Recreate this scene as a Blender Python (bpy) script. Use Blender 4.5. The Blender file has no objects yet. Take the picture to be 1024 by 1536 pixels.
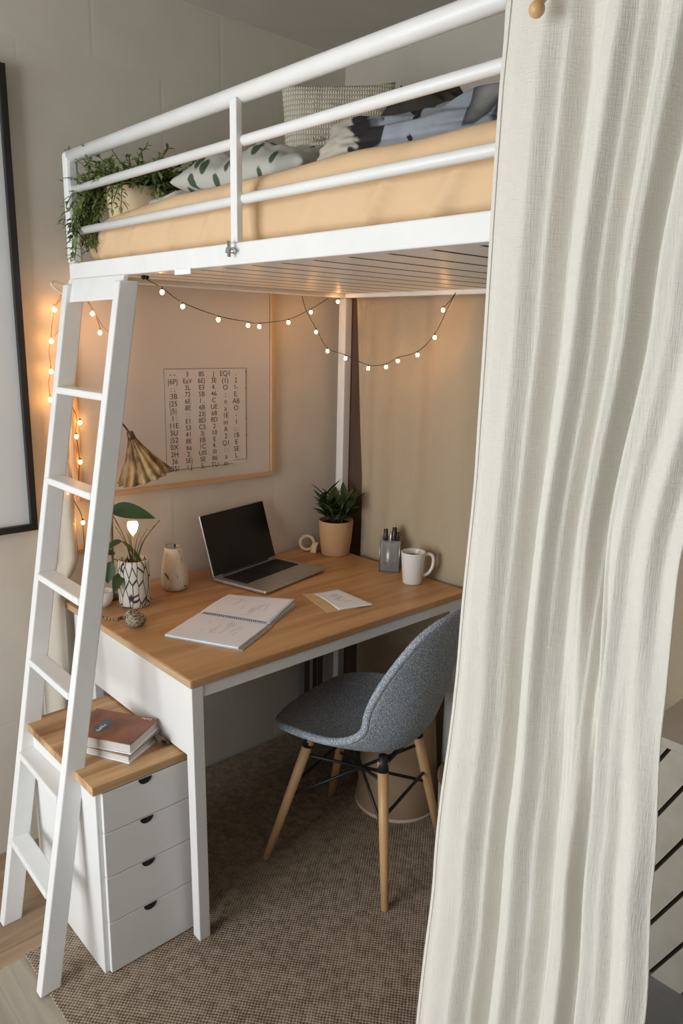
import bpy, bmesh, math, random
from mathutils import Vector as V, Matrix as M
from mathutils import noise as NZ
random.seed(7)
S = bpy.context.scene
COL = S.collection
PI = math.pi

# ------------------------------------------------------------------ materials
def mat(name, color, rough=0.6, metal=0.0, spec=0.4, build=None):
    m = bpy.data.materials.new(name); m.use_nodes = True
    nt = m.node_tree; b = nt.nodes['Principled BSDF']
    b.inputs['Base Color'].default_value = (*color, 1)
    b.inputs['Roughness'].default_value = rough
    b.inputs['Metallic'].default_value = metal
    b.inputs['Specular IOR Level'].default_value = spec
    if build: build(nt, b)
    return m
def N(nt, t, **kw):
    n = nt.nodes.new(t)
    for k, v in kw.items():
        if k in n.inputs: n.inputs[k].default_value = v
        else: setattr(n, k, v)
    return n
def coords(nt, scale=(1,1,1), rot=(0,0,0), geo=False):
    if geo:
        t = N(nt, 'ShaderNodeNewGeometry'); out = t.outputs['Position']
    else:
        t = N(nt, 'ShaderNodeTexCoord'); out = t.outputs['Object']
    mp = N(nt, 'ShaderNodeMapping'); mp.inputs['Scale'].default_value = scale; mp.inputs['Rotation'].default_value = rot
    nt.links.new(out, mp.inputs['Vector']); return mp.outputs['Vector']
def ramp(nt, fac, stops):
    r = N(nt, 'ShaderNodeValToRGB'); el = r.color_ramp.elements
    while len(el) < len(stops): el.new(0.5)
    for e, (p, c) in zip(el, stops):
        e.position = p; e.color = (*c, 1)
    nt.links.new(fac, r.inputs['Fac']); return r.outputs['Color']
def bump(nt, b, h, strength=0.3, dist=0.002):
    bp = N(nt, 'ShaderNodeBump'); bp.inputs['Strength'].default_value = strength; bp.inputs['Distance'].default_value = dist
    nt.links.new(h, bp.inputs['Height']); nt.links.new(bp.outputs['Normal'], b.inputs['Normal'])
def mottled(name, c1, c2, scale=8, rough=0.6, bs=0.15, bd=0.002, spec=0.35, stretch=(1,1,1), detail=4, metal=0):
    def f(nt, b):
        v = coords(nt, stretch)
        n = N(nt, 'ShaderNodeTexNoise', Scale=scale, Detail=detail)
        nt.links.new(v, n.inputs['Vector'])
        nt.links.new(ramp(nt, n.outputs['Fac'], [(0.3, c1), (0.7, c2)]), b.inputs['Base Color'])
        if bs: bump(nt, b, n.outputs['Fac'], bs, bd)
    return mat(name, c1, rough, metal, spec, f)
def wood(name, c1, c2, axis='x', scale=1.0, rough=0.45, spec=0.4):
    def f(nt, b):
        st = {'x': (1.3, 16, 16), 'y': (16, 1.3, 16), 'z': (16, 16, 1.3)}[axis]
        v = coords(nt, tuple(s*scale for s in st))
        n = N(nt, 'ShaderNodeTexNoise', Scale=1.6, Detail=6, Distortion=0.6); nt.links.new(v, n.inputs['Vector'])
        st2 = tuple(s*scale*0.22 for s in st)
        n2 = N(nt, 'ShaderNodeTexNoise', Scale=1.6, Detail=3); nt.links.new(coords(nt, st2), n2.inputs['Vector'])
        mx = N(nt, 'ShaderNodeMath', operation='ADD'); nt.links.new(n.outputs['Fac'], mx.inputs[0]); nt.links.new(n2.outputs['Fac'], mx.inputs[1])
        h = N(nt, 'ShaderNodeMath', operation='MULTIPLY'); h.inputs[1].default_value = 0.5; nt.links.new(mx.outputs[0], h.inputs[0])
        nt.links.new(ramp(nt, h.outputs[0], [(0.36, c1), (0.62, c2)]), b.inputs['Base Color'])
        bump(nt, b, n.outputs['Fac'], 0.08, 0.001)
    return mat(name, c2, rough, 0, spec, f)
def weave(name, c1, c2, s=700, rough=0.9, strength=0.5, dist=0.001, rot=(0,0,0), stretch=(1,1,1)):
    # woven threads: two crossed sine waves with a little noise
    def f(nt, b):
        v = coords(nt, stretch, rot)
        nz = N(nt, 'ShaderNodeTexNoise', Scale=s*0.06, Detail=3); nt.links.new(v, nz.inputs['Vector'])
        sep = N(nt, 'ShaderNodeSeparateXYZ'); nt.links.new(v, sep.inputs[0])
        prod = None
        for ax in 'XYZ':
            m = N(nt, 'ShaderNodeMath', operation='MULTIPLY'); m.inputs[1].default_value = s; nt.links.new(sep.outputs[ax], m.inputs[0])
            ad = N(nt, 'ShaderNodeMath', operation='MULTIPLY_ADD'); ad.inputs[1].default_value = 5.0
            nt.links.new(nz.outputs['Fac'], ad.inputs[0]); nt.links.new(m.outputs[0], ad.inputs[2])
            sn = N(nt, 'ShaderNodeMath', operation='SINE'); nt.links.new(ad.outputs[0], sn.inputs[0])
            if prod is None: prod = sn.outputs[0]
            else:
                a = N(nt, 'ShaderNodeMath', operation='ADD'); nt.links.new(prod, a.inputs[0]); nt.links.new(sn.outputs[0], a.inputs[1]); prod = a.outputs[0]
        mr = N(nt, 'ShaderNodeMapRange'); mr.inputs[1].default_value = -2; mr.inputs[2].default_value = 2; nt.links.new(prod, mr.inputs[0])
        n2 = N(nt, 'ShaderNodeTexNoise', Scale=6, Detail=4); nt.links.new(v, n2.inputs['Vector'])
        mm = N(nt, 'ShaderNodeMath', operation='MULTIPLY_ADD'); mm.inputs[1].default_value = 0.25
        nt.links.new(n2.outputs['Fac'], mm.inputs[0]); nt.links.new(mr.outputs[0], mm.inputs[2])
        nt.links.new(ramp(nt, mm.outputs[0], [(0.25, c1), (0.85, c2)]), b.inputs['Base Color'])
        bump(nt, b, mr.outputs[0], strength, dist)
    return mat(name, c2, rough, 0, 0.2, f)

m_white = mottled('white_paint', (.80,.80,.79), (.84,.84,.83), 14, 0.38, 0.03, .0006, 0.45)
m_white2 = mottled('white_laminate', (.76,.755,.74), (.80,.795,.78), 5, 0.5, 0.02, .0006, 0.35)
def f_wall(nt, b):
    v = coords(nt, geo=True)
    rot = N(nt, 'ShaderNodeMapping'); rot.inputs['Rotation'].default_value = (PI/2, 0, 0); nt.links.new(v, rot.inputs['Vector'])
    br = N(nt, 'ShaderNodeTexBrick', Scale=1.0); br.inputs['Mortar Size'].default_value = 0.008; br.inputs['Mortar Smooth'].default_value = 1.0
    br.inputs['Brick Width'].default_value = 0.40; br.inputs['Row Height'].default_value = 0.20
    nt.links.new(rot.outputs['Vector'], br.inputs['Vector'])
    n = N(nt, 'ShaderNodeTexNoise', Scale=9, Detail=5); nt.links.new(v, n.inputs['Vector'])
    nt.links.new(ramp(nt, n.outputs['Fac'], [(0.3, (.67,.62,.54)), (0.7, (.71,.66,.58))]), b.inputs['Base Color'])
    ma = N(nt, 'ShaderNodeMath', operation='MULTIPLY_ADD'); ma.inputs[1].default_value = -0.7
    nt.links.new(br.outputs['Fac'], ma.inputs[0]); nt.links.new(n.outputs['Fac'], ma.inputs[2])
    bump(nt, b, ma.outputs[0], 0.15, 0.003)
m_wall = mat('painted_block_wall', (.68,.645,.58), 0.85, 0, 0.2, f_wall)
m_plaster = mottled('plain_plaster', (.54,.50,.435), (.58,.54,.47), 7, 0.9, 0.08, .002, 0.2)
m_ceiling = mottled('ceiling_paint', (.52,.49,.44), (.56,.53,.475), 5, 0.9, 0.05, .002, 0.2)
def f_floor(nt, b):
    # brown boards run along the wall at the back, greyer boards run to it in front; concrete beside the cupboard
    geo = N(nt, 'ShaderNodeNewGeometry')
    sep = N(nt, 'ShaderNodeSeparateXYZ'); nt.links.new(geo.outputs['Position'], sep.inputs[0])
    def planks(rot, stops, off):
        mp = N(nt, 'ShaderNodeMapping'); mp.inputs['Rotation'].default_value = (0, 0, rot); mp.inputs['Location'].default_value = off
        nt.links.new(geo.outputs['Position'], mp.inputs['Vector'])
        br = N(nt, 'ShaderNodeTexBrick', Scale=1.0); br.inputs['Mortar Size'].default_value = 0.0025
        br.inputs['Brick Width'].default_value = 1.1; br.inputs['Row Height'].default_value = 0.115
        br.inputs['Color1'].default_value = (.25,.25,.25,1); br.inputs['Color2'].default_value = (.8,.8,.8,1); br.inputs['Mortar'].default_value = (0,0,0,1)
        nt.links.new(mp.outputs['Vector'], br.inputs['Vector'])
        ms = N(nt, 'ShaderNodeMapping'); ms.inputs['Scale'].default_value = (2, 26, 1); nt.links.new(mp.outputs['Vector'], ms.inputs['Vector'])
        n = N(nt, 'ShaderNodeTexNoise', Scale=1.5, Detail=6, Distortion=.8); nt.links.new(ms.outputs['Vector'], n.inputs['Vector'])
        mx = N(nt, 'ShaderNodeMath', operation='MULTIPLY_ADD'); mx.inputs[1].default_value = 0.35
        nt.links.new(br.outputs['Color'], mx.inputs[0]); nt.links.new(n.outputs['Fac'], mx.inputs[2])
        return ramp(nt, mx.outputs[0], stops)
    brown = planks(0.0, [(0.3, (.19,.125,.075)), (0.95, (.42,.29,.185))], (0.1, 0.02, 0))
    grey = planks(PI/2, [(0.3, (.26,.225,.18)), (0.95, (.48,.42,.34))], (0.05, 0.03, 0))
    n = N(nt, 'ShaderNodeTexNoise', Scale=7, Detail=5); nt.links.new(geo.outputs['Position'], n.inputs['Vector'])
    conc = ramp(nt, n.outputs['Fac'], [(0.3, (.17,.175,.17)), (0.7, (.26,.265,.26))])
    g = N(nt, 'ShaderNodeMath', operation='GREATER_THAN'); g.inputs[1].default_value = 1.655; nt.links.new(sep.outputs['Y'], g.inputs[0])
    g2 = N(nt, 'ShaderNodeMath', operation='GREATER_THAN'); g2.inputs[1].default_value = 1.0; nt.links.new(sep.outputs['X'], g2.inputs[0])
    m1 = N(nt, 'ShaderNodeMixRGB'); nt.links.new(g.outputs[0], m1.inputs['Fac']); nt.links.new(grey, m1.inputs[1]); nt.links.new(brown, m1.inputs[2])
    m2 = N(nt, 'ShaderNodeMixRGB'); nt.links.new(g2.outputs[0], m2.inputs['Fac']); nt.links.new(m1.outputs[0], m2.inputs[1]); nt.links.new(conc, m2.inputs[2])
    nt.links.new(m2.outputs[0], b.inputs['Base Color'])
m_floor = mat('floor_boards', (.3,.22,.15), 0.45, 0, 0.4, f_floor)
m_desk = wood('oak_desk', (.35,.175,.07), (.62,.37,.18), 'x', 0.8, 0.42)
m_edge = wood('oak_edge', (.42,.26,.14), (.62,.43,.27), 'y', 1.2, 0.5)
m_top = wood('acacia_top', (.29,.135,.05), (.70,.45,.23), 'x', 1.3, 0.42)
m_pine = wood('pine_frame', (.52,.33,.17), (.66,.45,.26), 'x', 1.0, 0.5)
m_pinez = wood('pine_frame_upright', (.52,.33,.17), (.66,.45,.26), 'z', 1.0, 0.5)
m_leg = wood('beech_leg', (.55,.31,.14), (.68,.42,.21), 'z', 0.8, 0.4)
m_cornershade = wood('corner_shade', (.06,.035,.02), (.11,.065,.04), 'z', 1.0, 0.6)  # shade of the corner gap put into this colour
m_board = mottled('board_face', (.66,.61,.565), (.69,.64,.595), 3, 0.5, 0.02, .001, 0.3)
m_paper = mottled('paper', (.82,.845,.92), (.85,.875,.95), 6, 0.8, 0.03, .0005, 0.2)
m_poster = mottled('poster_paper', (.70,.65,.61), (.73,.68,.64), 4, 0.8, 0.02, .0005, 0.2)
m_ink = mottled('ink', (.045,.04,.045), (.06,.055,.06), 40, 0.8, 0, 0, 0.2)
m_inkgrey = mottled('grey_ink', (.42,.42,.46), (.5,.5,.54), 40, 0.8, 0, 0, 0.2)
m_black = mottled('black_plastic', (.012,.012,.013), (.02,.02,.022), 30, 0.45, 0.05, .0003, 0.4)
m_blackframe = mottled('black_frame', (.014,.013,.012), (.022,.02,.018), 20, 0.4, 0.03, .0005, 0.4)
m_screen = mottled('dark_screen', (.006,.006,.006), (.008,.008,.008), 10, 0.25, 0, 0, 0.35)
m_alu = mottled('aluminium', (.50,.475,.44), (.53,.505,.47), 60, 0.38, 0.02, .0002, 0.5, metal=0.75)
m_steel = mottled('steel', (.55,.55,.55), (.62,.62,.62), 30, 0.28, 0, 0, 0.5, metal=1)
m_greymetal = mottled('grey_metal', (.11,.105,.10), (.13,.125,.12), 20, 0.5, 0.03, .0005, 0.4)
m_sheet = mottled('peach_sheet', (.70,.49,.295), (.73,.52,.325), 9, 0.85, 0.12, .003, 0.15)
m_cover = mottled('cream_linen', (.66,.62,.53), (.70,.66,.57), 60, 0.9, 0.25, .001, 0.15)
def f_cushion(nt, b):
    v = coords(nt, (1,1,1), (0,0,.77))
    sep = N(nt, 'ShaderNodeSeparateXYZ'); nt.links.new(v, sep.inputs[0])
    nz = N(nt, 'ShaderNodeTexNoise', Scale=40, Detail=3); nt.links.new(v, nz.inputs['Vector'])
    out = []
    for ax, s in (('X', 950.0), ('Z', 470.0)):
        m = N(nt, 'ShaderNodeMath', operation='MULTIPLY'); m.inputs[1].default_value = s; nt.links.new(sep.outputs[ax], m.inputs[0])
        a = N(nt, 'ShaderNodeMath', operation='MULTIPLY_ADD'); a.inputs[1].default_value = 3.0; nt.links.new(nz.outputs['Fac'], a.inputs[0]); nt.links.new(m.outputs[0], a.inputs[2])
        sn = N(nt, 'ShaderNodeMath', operation='SINE'); nt.links.new(a.outputs[0], sn.inputs[0]); out.append(sn.outputs[0])
    mx = N(nt, 'ShaderNodeMath', operation='MINIMUM'); nt.links.new(out[0], mx.inputs[0]); nt.links.new(out[1], mx.inputs[1])
    mr = N(nt, 'ShaderNodeMapRange'); mr.inputs[1].default_value = -1; mr.inputs[2].default_value = 1; nt.links.new(mx.outputs[0], mr.inputs[0])
    nt.links.new(ramp(nt, mr.outputs[0], [(0.0, (.48,.43,.34)), (0.45, (.80,.74,.61)), (1.0, (.88,.82,.70))]), b.inputs['Base Color'])
    bump(nt, b, mr.outputs[0], 0.8, 0.003)
m_cushion = mat('waffle_knit', (.68,.62,.5), 0.95, 0, 0.15, f_cushion)
def f_leafprint(nt, b):
    v = coords(nt, (9, 30, 17), (0.5, 0.2, 0.7))
    vo = N(nt, 'ShaderNodeTexVoronoi', Scale=1.0); nt.links.new(v, vo.inputs['Vector'])
    nt.links.new(ramp(nt, vo.outputs['Distance'], [(0.30, (.07,.10,.06)), (0.36, (.47,.47,.43))]), b.inputs['Base Color'])
m_leafprint = mat('leaf_print_linen', (.45,.46,.42), 0.9, 0, 0.15, f_leafprint)
def f_blanket(nt, b):
    v = coords(nt)
    n = N(nt, 'ShaderNodeTexNoise', Scale=6.5, Detail=3, Distortion=.8); nt.links.new(v, n.inputs['Vector'])
    sep = N(nt, 'ShaderNodeSeparateXYZ'); nt.links.new(v, sep.inputs[0])
    a = N(nt, 'ShaderNodeMath', operation='MULTIPLY_ADD'); a.inputs[1].default_value = -1.7; nt.links.new(sep.outputs['Y'], a.inputs[0]); nt.links.new(n.outputs['Fac'], a.inputs[2])
    nt.links.new(ramp(nt, a.outputs[0], [(0.0, (.50,.47,.40)), (0.44, (.46,.43,.38)), (0.455, (.03,.028,.03)), (0.51, (.03,.028,.03)), (0.525, (.30,.33,.37)), (0.74, (.24,.27,.31)), (0.755, (.06,.06,.07)), (1.0, (.40,.40,.38))]), b.inputs['Base Color'])
    n2 = N(nt, 'ShaderNodeTexNoise', Scale=26, Detail=4); nt.links.new(v, n2.inputs['Vector'])
    bump(nt, b, n2.outputs['Fac'], 0.6, 0.008)
m_blanket = mat('patterned_blanket', (.4,.4,.4), 0.9, 0, 0.15, f_blanket)
m_darkcloth = mottled('dark_cloth', (.05,.045,.04), (.08,.07,.06), 20, 0.9, 0.2, .002, 0.15)
def f_tweed(nt, b):
    v = coords(nt)
    vo = N(nt, 'ShaderNodeTexVoronoi', Scale=290); nt.links.new(v, vo.inputs['Vector'])
    n = N(nt, 'ShaderNodeTexNoise', Scale=330, Detail=2); nt.links.new(v, n.inputs['Vector'])
    a = N(nt, 'ShaderNodeMath', operation='MULTIPLY_ADD'); a.inputs[1].default_value = -.9
    nt.links.new(vo.outputs['Distance'], a.inputs[0]); nt.links.new(n.outputs['Fac'], a.inputs[2])
    nt.links.new(ramp(nt, a.outputs[0], [(-0.0, (.25,.285,.335)), (0.36, (.64,.695,.76))]), b.inputs['Base Color'])
    bump(nt, b, a.outputs[0], 0.8, 0.0016)
m_chair = mat('grey_blue_tweed', (.3,.32,.35), 0.95, 0, 0.15, f_tweed)
m_rug = weave('woven_carpet', (.115,.085,.06), (.40,.315,.235), 860, 0.95, 0.7, .0025, (0, 0, 0.9))
def f_linen(c, tr):
    def f(nt, b):
        v = coords(nt)
        n1 = N(nt, 'ShaderNodeTexNoise', Scale=1, Detail=3); nt.links.new(coords(nt, (700, 700, 40)), n1.inputs['Vector'])
        n2 = N(nt, 'ShaderNodeTexNoise', Scale=1, Detail=3); nt.links.new(coords(nt, (60, 60, 600)), n2.inputs['Vector'])
        n3 = N(nt, 'ShaderNodeTexNoise', Scale=14, Detail=5, Distortion=.5); nt.links.new(v, n3.inputs['Vector'])
        a = N(nt, 'ShaderNodeMath', operation='ADD'); nt.links.new(n1.outputs['Fac'], a.inputs[0]); nt.links.new(n2.outputs['Fac'], a.inputs[1])
        a2 = N(nt, 'ShaderNodeMath', operation='MULTIPLY_ADD'); a2.inputs[1].default_value = 1.6; nt.links.new(n3.outputs['Fac'], a2.inputs[0]); nt.links.new(a.outputs[0], a2.inputs[2])
        bump(nt, b, a2.outputs[0], 0.4, 0.003)
        nt.links.new(ramp(nt, a.outputs[0], [(0.35, tuple(x*0.86 for x in c)), (1.1 if False else 0.95, c)]), b.inputs['Base Color'])
        t = N(nt, 'ShaderNodeBsdfTranslucent'); t.inputs['Color'].default_value = (*[x*0.95 for x in c], 1)
        mix = N(nt, 'ShaderNodeMixShader'); mix.inputs[0].default_value = tr
        o = nt.nodes['Material Output']
        nt.links.new(b.outputs[0], mix.inputs[1]); nt.links.new(t.outputs[0], mix.inputs[2]); nt.links.new(mix.outputs[0], o.inputs['Surface'])
    return f
m_curtain = mat('ivory_linen', (.86,.85,.80), 0.9, 0, 0.1, f_linen((.87,.845,.785), 0.28))
m_beige = mat('beige_linen', (.46,.39,.28), 0.95, 0, 0.1, f_linen((.47,.385,.27), 0.05))
m_cream = mat('cream_cotton', (.74,.68,.58), 0.9, 0, 0.1, f_linen((.76,.70,.60), 0.15))
m_terracotta = mottled('pale_terracotta', (.52,.30,.155), (.60,.36,.195), 12, 0.75, 0.12, .001, 0.25)
m_tanpot = mottled('tan_planter', (.68,.53,.34), (.74,.58,.39), 10, 0.8, 0.15, .002, 0.2)
m_soil = mottled('soil', (.03,.02,.014), (.06,.042,.03), 60, 1.0, 0.6, .003, 0.1)
m_leaf = mottled('green_leaf', (.025,.06,.015), (.07,.135,.035), 20, 0.45, 0.1, .001, 0.4)
m_leaf2 = mottled('trailing_leaf', (.075,.14,.035), (.25,.33,.11), 25, 0.5, 0.1, .001, 0.4)
m_leafdark = mottled('dark_leaf', (.02,.045,.012), (.045,.085,.025), 14, 0.4, 0.08, .001, 0.4)
m_stem = mottled('stem', (.09,.085,.035), (.15,.13,.055), 20, 0.7, 0.1, .001, 0.2)
def f_bark(nt, b):
    v = coords(nt, (1, 1, .30))
    vo = N(nt, 'ShaderNodeTexVoronoi', Scale=58, feature='DISTANCE_TO_EDGE'); nt.links.new(v, vo.inputs['Vector'])
    nt.links.new(ramp(nt, vo.outputs['Distance'], [(0.03, (.03,.025,.03)), (0.07, (.66,.62,.55)), (1.0, (.74,.70,.63))]), b.inputs['Base Color'])
    bump(nt, b, vo.outputs['Distance'], 0.4, 0.002)
m_barkvase = mat('black_lined_white_ceramic', (.7,.66,.6), 0.55, 0, 0.4, f_bark)
def f_speck(nt, b):
    v = coords(nt, (1, 1, .6), (.4, .5, 0))
    n = N(nt, 'ShaderNodeTexNoise', Scale=34, Detail=2, Distortion=1.4); nt.links.new(v, n.inputs['Vector'])
    nt.links.new(ramp(nt, n.outputs['Fac'], [(0.30, (.07,.05,.035)), (0.345, (.66,.58,.48)), (0.7, (.72,.64,.54))]), b.inputs['Base Color'])
m_speck = mat('scratched_white_ceramic', (.7,.62,.52), 0.6, 0, 0.35, f_speck)
m_mug = mottled('mug_glaze', (.80,.77,.73), (.83,.80,.76), 8, 0.25, 0.0, .0005, 0.5)
m_coffee = mottled('coffee', (.03,.017,.01), (.045,.025,.015), 8, 0.2, 0, 0, 0.5)
m_manila = mottled('manila', (.66,.47,.24), (.70,.51,.28), 8, 0.8, 0.04, .0005, 0.2)
def f_book(nt, b):
    v = coords(nt, (6, 9, 6))
    n = N(nt, 'ShaderNodeTexNoise', Scale=1.2, Detail=6, Distortion=1); nt.links.new(v, n.inputs['Vector'])
    nt.links.new(ramp(nt, n.outputs['Fac'], [(0.3, (.11,.06,.045)), (0.5, (.27,.10,.055)), (0.75, (.32,.15,.09))]), b.inputs['Base Color'])
m_book = mat('rust_book_cover', (.25,.1,.06), 0.45, 0, 0.4, f_book)
m_blue = mottled('slate_blue_print', (.05,.085,.11), (.13,.17,.19), 60, 0.5, 0, 0, 0.3)
m_pages = mottled('page_block', (.60,.56,.50), (.70,.66,.60), 90, 0.9, 0.3, .0006, 0.15, stretch=(.05,.05,12))
m_brown = mottled('brown_leather', (.09,.055,.04), (.15,.10,.075), 30, 0.6, 0.2, .001, 0.3)
m_penbrown = mottled('dark_pen', (.03,.014,.012), (.045,.02,.018), 30, 0.3, 0, 0, 0.5)
m_tan = mottled('tan_board', (.33,.225,.145), (.39,.27,.18), 7, 0.8, 0.08, .001, 0.2)
m_tan2 = mottled('cream_tub', (.52,.44,.34), (.56,.48,.38), 9, 0.7, 0.05, .001, 0.2)
m_clear = mat('smoky_clear_plastic', (.40,.41,.41), 0.15, 0, 0.5, lambda nt, b: (setattr(b.inputs['Alpha'], 'default_value', 0.34)))
def f_shade(nt, b):
    n = N(nt, 'ShaderNodeTexNoise', Scale=45, Detail=3); nt.links.new(coords(nt, (1, 1, .3)), n.inputs['Vector'])
    nt.links.new(ramp(nt, n.outputs['Fac'], [(0.38, (.13,.075,.03)), (0.62, (.50,.34,.16))]), b.inputs['Base Color'])
m_shade = mat('pleated_raffia', (.5,.35,.17), 0.5, 0, 0.4, f_shade)
m_shadecap = mottled('bronze', (.10,.07,.045), (.14,.10,.065), 20, 0.4, 0, 0, 0.4, metal=.6)
m_cord = mottled('dark_cord', (.05,.035,.02), (.08,.055,.03), 30, 0.6, 0, 0, 0.3)
m_copper = mottled('copper_wire', (.55,.34,.16), (.62,.40,.2), 30, 0.4, 0, 0, 0.4, metal=.5)
m_twine = mottled('cream_twine', (.66,.58,.44), (.72,.64,.50), 60, 0.9, 0.2, .001, 0.1)
m_ornament = None
def f_orn(nt, b):
    v = coords(nt, (60, 60, 240))
    n = N(nt, 'ShaderNodeTexNoise', Scale=1.5, Detail=3, Distortion=1.2); nt.links.new(v, n.inputs['Vector'])
    nt.links.new(ramp(nt, n.outputs['Fac'], [(0.40, (.06,.045,.03)), (0.56, (.42,.36,.26))]), b.inputs['Base Color'])
    bump(nt, b, n.outputs['Fac'], 0.8, 0.002)
m_ornament = mat('woven_straw', (.3,.25,.18), 0.8, 0, 0.2, f_orn)
m_red = mottled('red_thread', (.45,.07,.05), (.55,.10,.08), 50, 0.8, 0, 0, 0.2)
m_glassface = mottled('print_under_glass', (.72,.745,.76), (.75,.775,.79), 2, 0.22, 0, 0, 0.4)
m_plank = mottled('whitewashed_board', (.44,.40,.335), (.50,.455,.39), 3, 0.6, 0.06, .001, 0.3, stretch=(1,6,6))
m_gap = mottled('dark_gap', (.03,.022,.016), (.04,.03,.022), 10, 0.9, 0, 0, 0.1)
m_oakring = wood('ring_wood', (.52,.30,.13), (.66,.42,.21), 'z', 2.0, 0.35)
def emis(name, c, s):
    m = bpy.data.materials.new(name); m.use_nodes = True; nt = m.node_tree
    for n in list(nt.nodes): nt.nodes.remove(n)
    e = nt.nodes.new('ShaderNodeEmission'); o = nt.nodes.new('ShaderNodeOutputMaterial')
    e.inputs[0].default_value = (*c, 1); e.inputs[1].default_value = s
    nt.links.new(e.outputs[0], o.inputs[0]); return m
m_bulb = emis('warm_bulb', (1.0, .47, .15), 56)
m_bigbulb = emis('warm_spot_bulb', (1.0, .50, .17), 22)

# ------------------------------------------------------------------ mesh helper
class MB:
    def __init__(s): s.v = []; s.f = []; s.sm = []
    def add(s, vs, fs, smooth=False):
        o = len(s.v); s.v += [V(p) for p in vs]
        s.f += [tuple(o+i for i in f) for f in fs]; s.sm += [smooth]*len(fs); return s
    def box(s, c, d, rot=None):
        c = V(c); vs = []
        for x in (-.5,.5):
            for y in (-.5,.5):
                for z in (-.5,.5):
                    p = V((x*d[0], y*d[1], z*d[2]))
                    if rot is not None: p = rot @ p
                    vs.append(c+p)
        return s.add(vs, [(0,1,3,2),(4,6,7,5),(0,4,5,1),(2,3,7,6),(0,2,6,4),(1,5,7,3)])
    def bx(s, x0, x1, y0, y1, z0, z1): return s.box(((x0+x1)/2,(y0+y1)/2,(z0+z1)/2), (x1-x0,y1-y0,z1-z0))
    def tube(s, pts, r, n=10, cap=True, closed=False):
        pts = [V(p) for p in pts]; k = len(pts); rs = r if isinstance(r, (list,tuple)) else [r]*k
        vs = []; fs = []
        t0 = (pts[1]-pts[0]).normalized()
        u = t0.orthogonal().normalized()
        for i, p in enumerate(pts):
            if closed: t = (pts[(i+1)%k]-pts[i-1]).normalized()
            else: t = (pts[min(i+1,k-1)]-pts[max(i-1,0)]).normalized()
            u = (u - t*u.dot(t))
            u = u.normalized() if u.length > 1e-6 else t.orthogonal().normalized()
            w = t.cross(u)
            for j in range(n):
                a = 2*PI*j/n; vs.append(p + (u*math.cos(a)+w*math.sin(a))*rs[i])
        for i in range(k if closed else k-1):
            for j in range(n):
                a, b = i*n+j, i*n+(j+1)%n; c, d = ((i+1)%k)*n+(j+1)%n, ((i+1)%k)*n+j
                fs.append((a,b,c,d))
        s.add(vs, fs, True)
        if cap and not closed:
            o = len(s.v)-len(vs)
            s.f.append(tuple(o+j for j in reversed(range(n)))); s.sm.append(False)
            s.f.append(tuple(o+(k-1)*n+j for j in range(n))); s.sm.append(False)
        return s
    def lathe(s, c, prof, n=32, rot=None):
        c = V(c); vs = []; fs = []
        for r, z in prof:
            for j in range(n):
                a = 2*PI*j/n; p = V((r*math.cos(a), r*math.sin(a), z))
                vs.append(c + (rot @ p if rot is not None else p))
        for i in range(len(prof)-1):
            for j in range(n): fs.append((i*n+j, i*n+(j+1)%n, (i+1)*n+(j+1)%n, (i+1)*n+j))
        return s.add(vs, fs, True)
    def disc(s, c, r, n=32, rot=None):
        c = V(c); vs = [c + ((rot @ V((r*math.cos(2*PI*j/n), r*math.sin(2*PI*j/n), 0))) if rot is not None else V((r*math.cos(2*PI*j/n), r*math.sin(2*PI*j/n), 0))) for j in range(n)]
        return s.add(vs, [tuple(range(n))])
    def grid(s, fn, nu, nv, closed_u=False):
        vs = []; fs = []
        for j in range(nv+1):
            for i in range(nu if closed_u else nu+1): vs.append(fn(i/nu, j/nv))
        w = nu if closed_u else nu+1
        for j in range(nv):
            for i in range(nu):
                a = j*w+i; b = j*w+(i+1)%w; fs.append((a,b,b+w,a+w))
        return s.add(vs, fs, True)
    def prism(s, poly, d):
        n = len(poly); d = V(d); vs = [V(p) for p in poly] + [V(p)+d for p in poly]
        fs = [tuple(reversed(range(n))), tuple(range(n,2*n))] + [(i,(i+1)%n,n+(i+1)%n,n+i) for i in range(n)]
        return s.add(vs, fs)
    def ball(s, c, r, nu=16, nv=10, sc=(1,1,1), rot=None):
        c = V(c)
        def fn(u, v):
            a = 2*PI*u; b = PI*(v-.5)
            p = V((math.cos(a)*math.cos(b)*sc[0], math.sin(a)*math.cos(b)*sc[1], math.sin(b)*sc[2]))*r
            return c + (rot @ p if rot is not None else p)
        return s.grid(fn, nu, nv, True)
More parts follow.
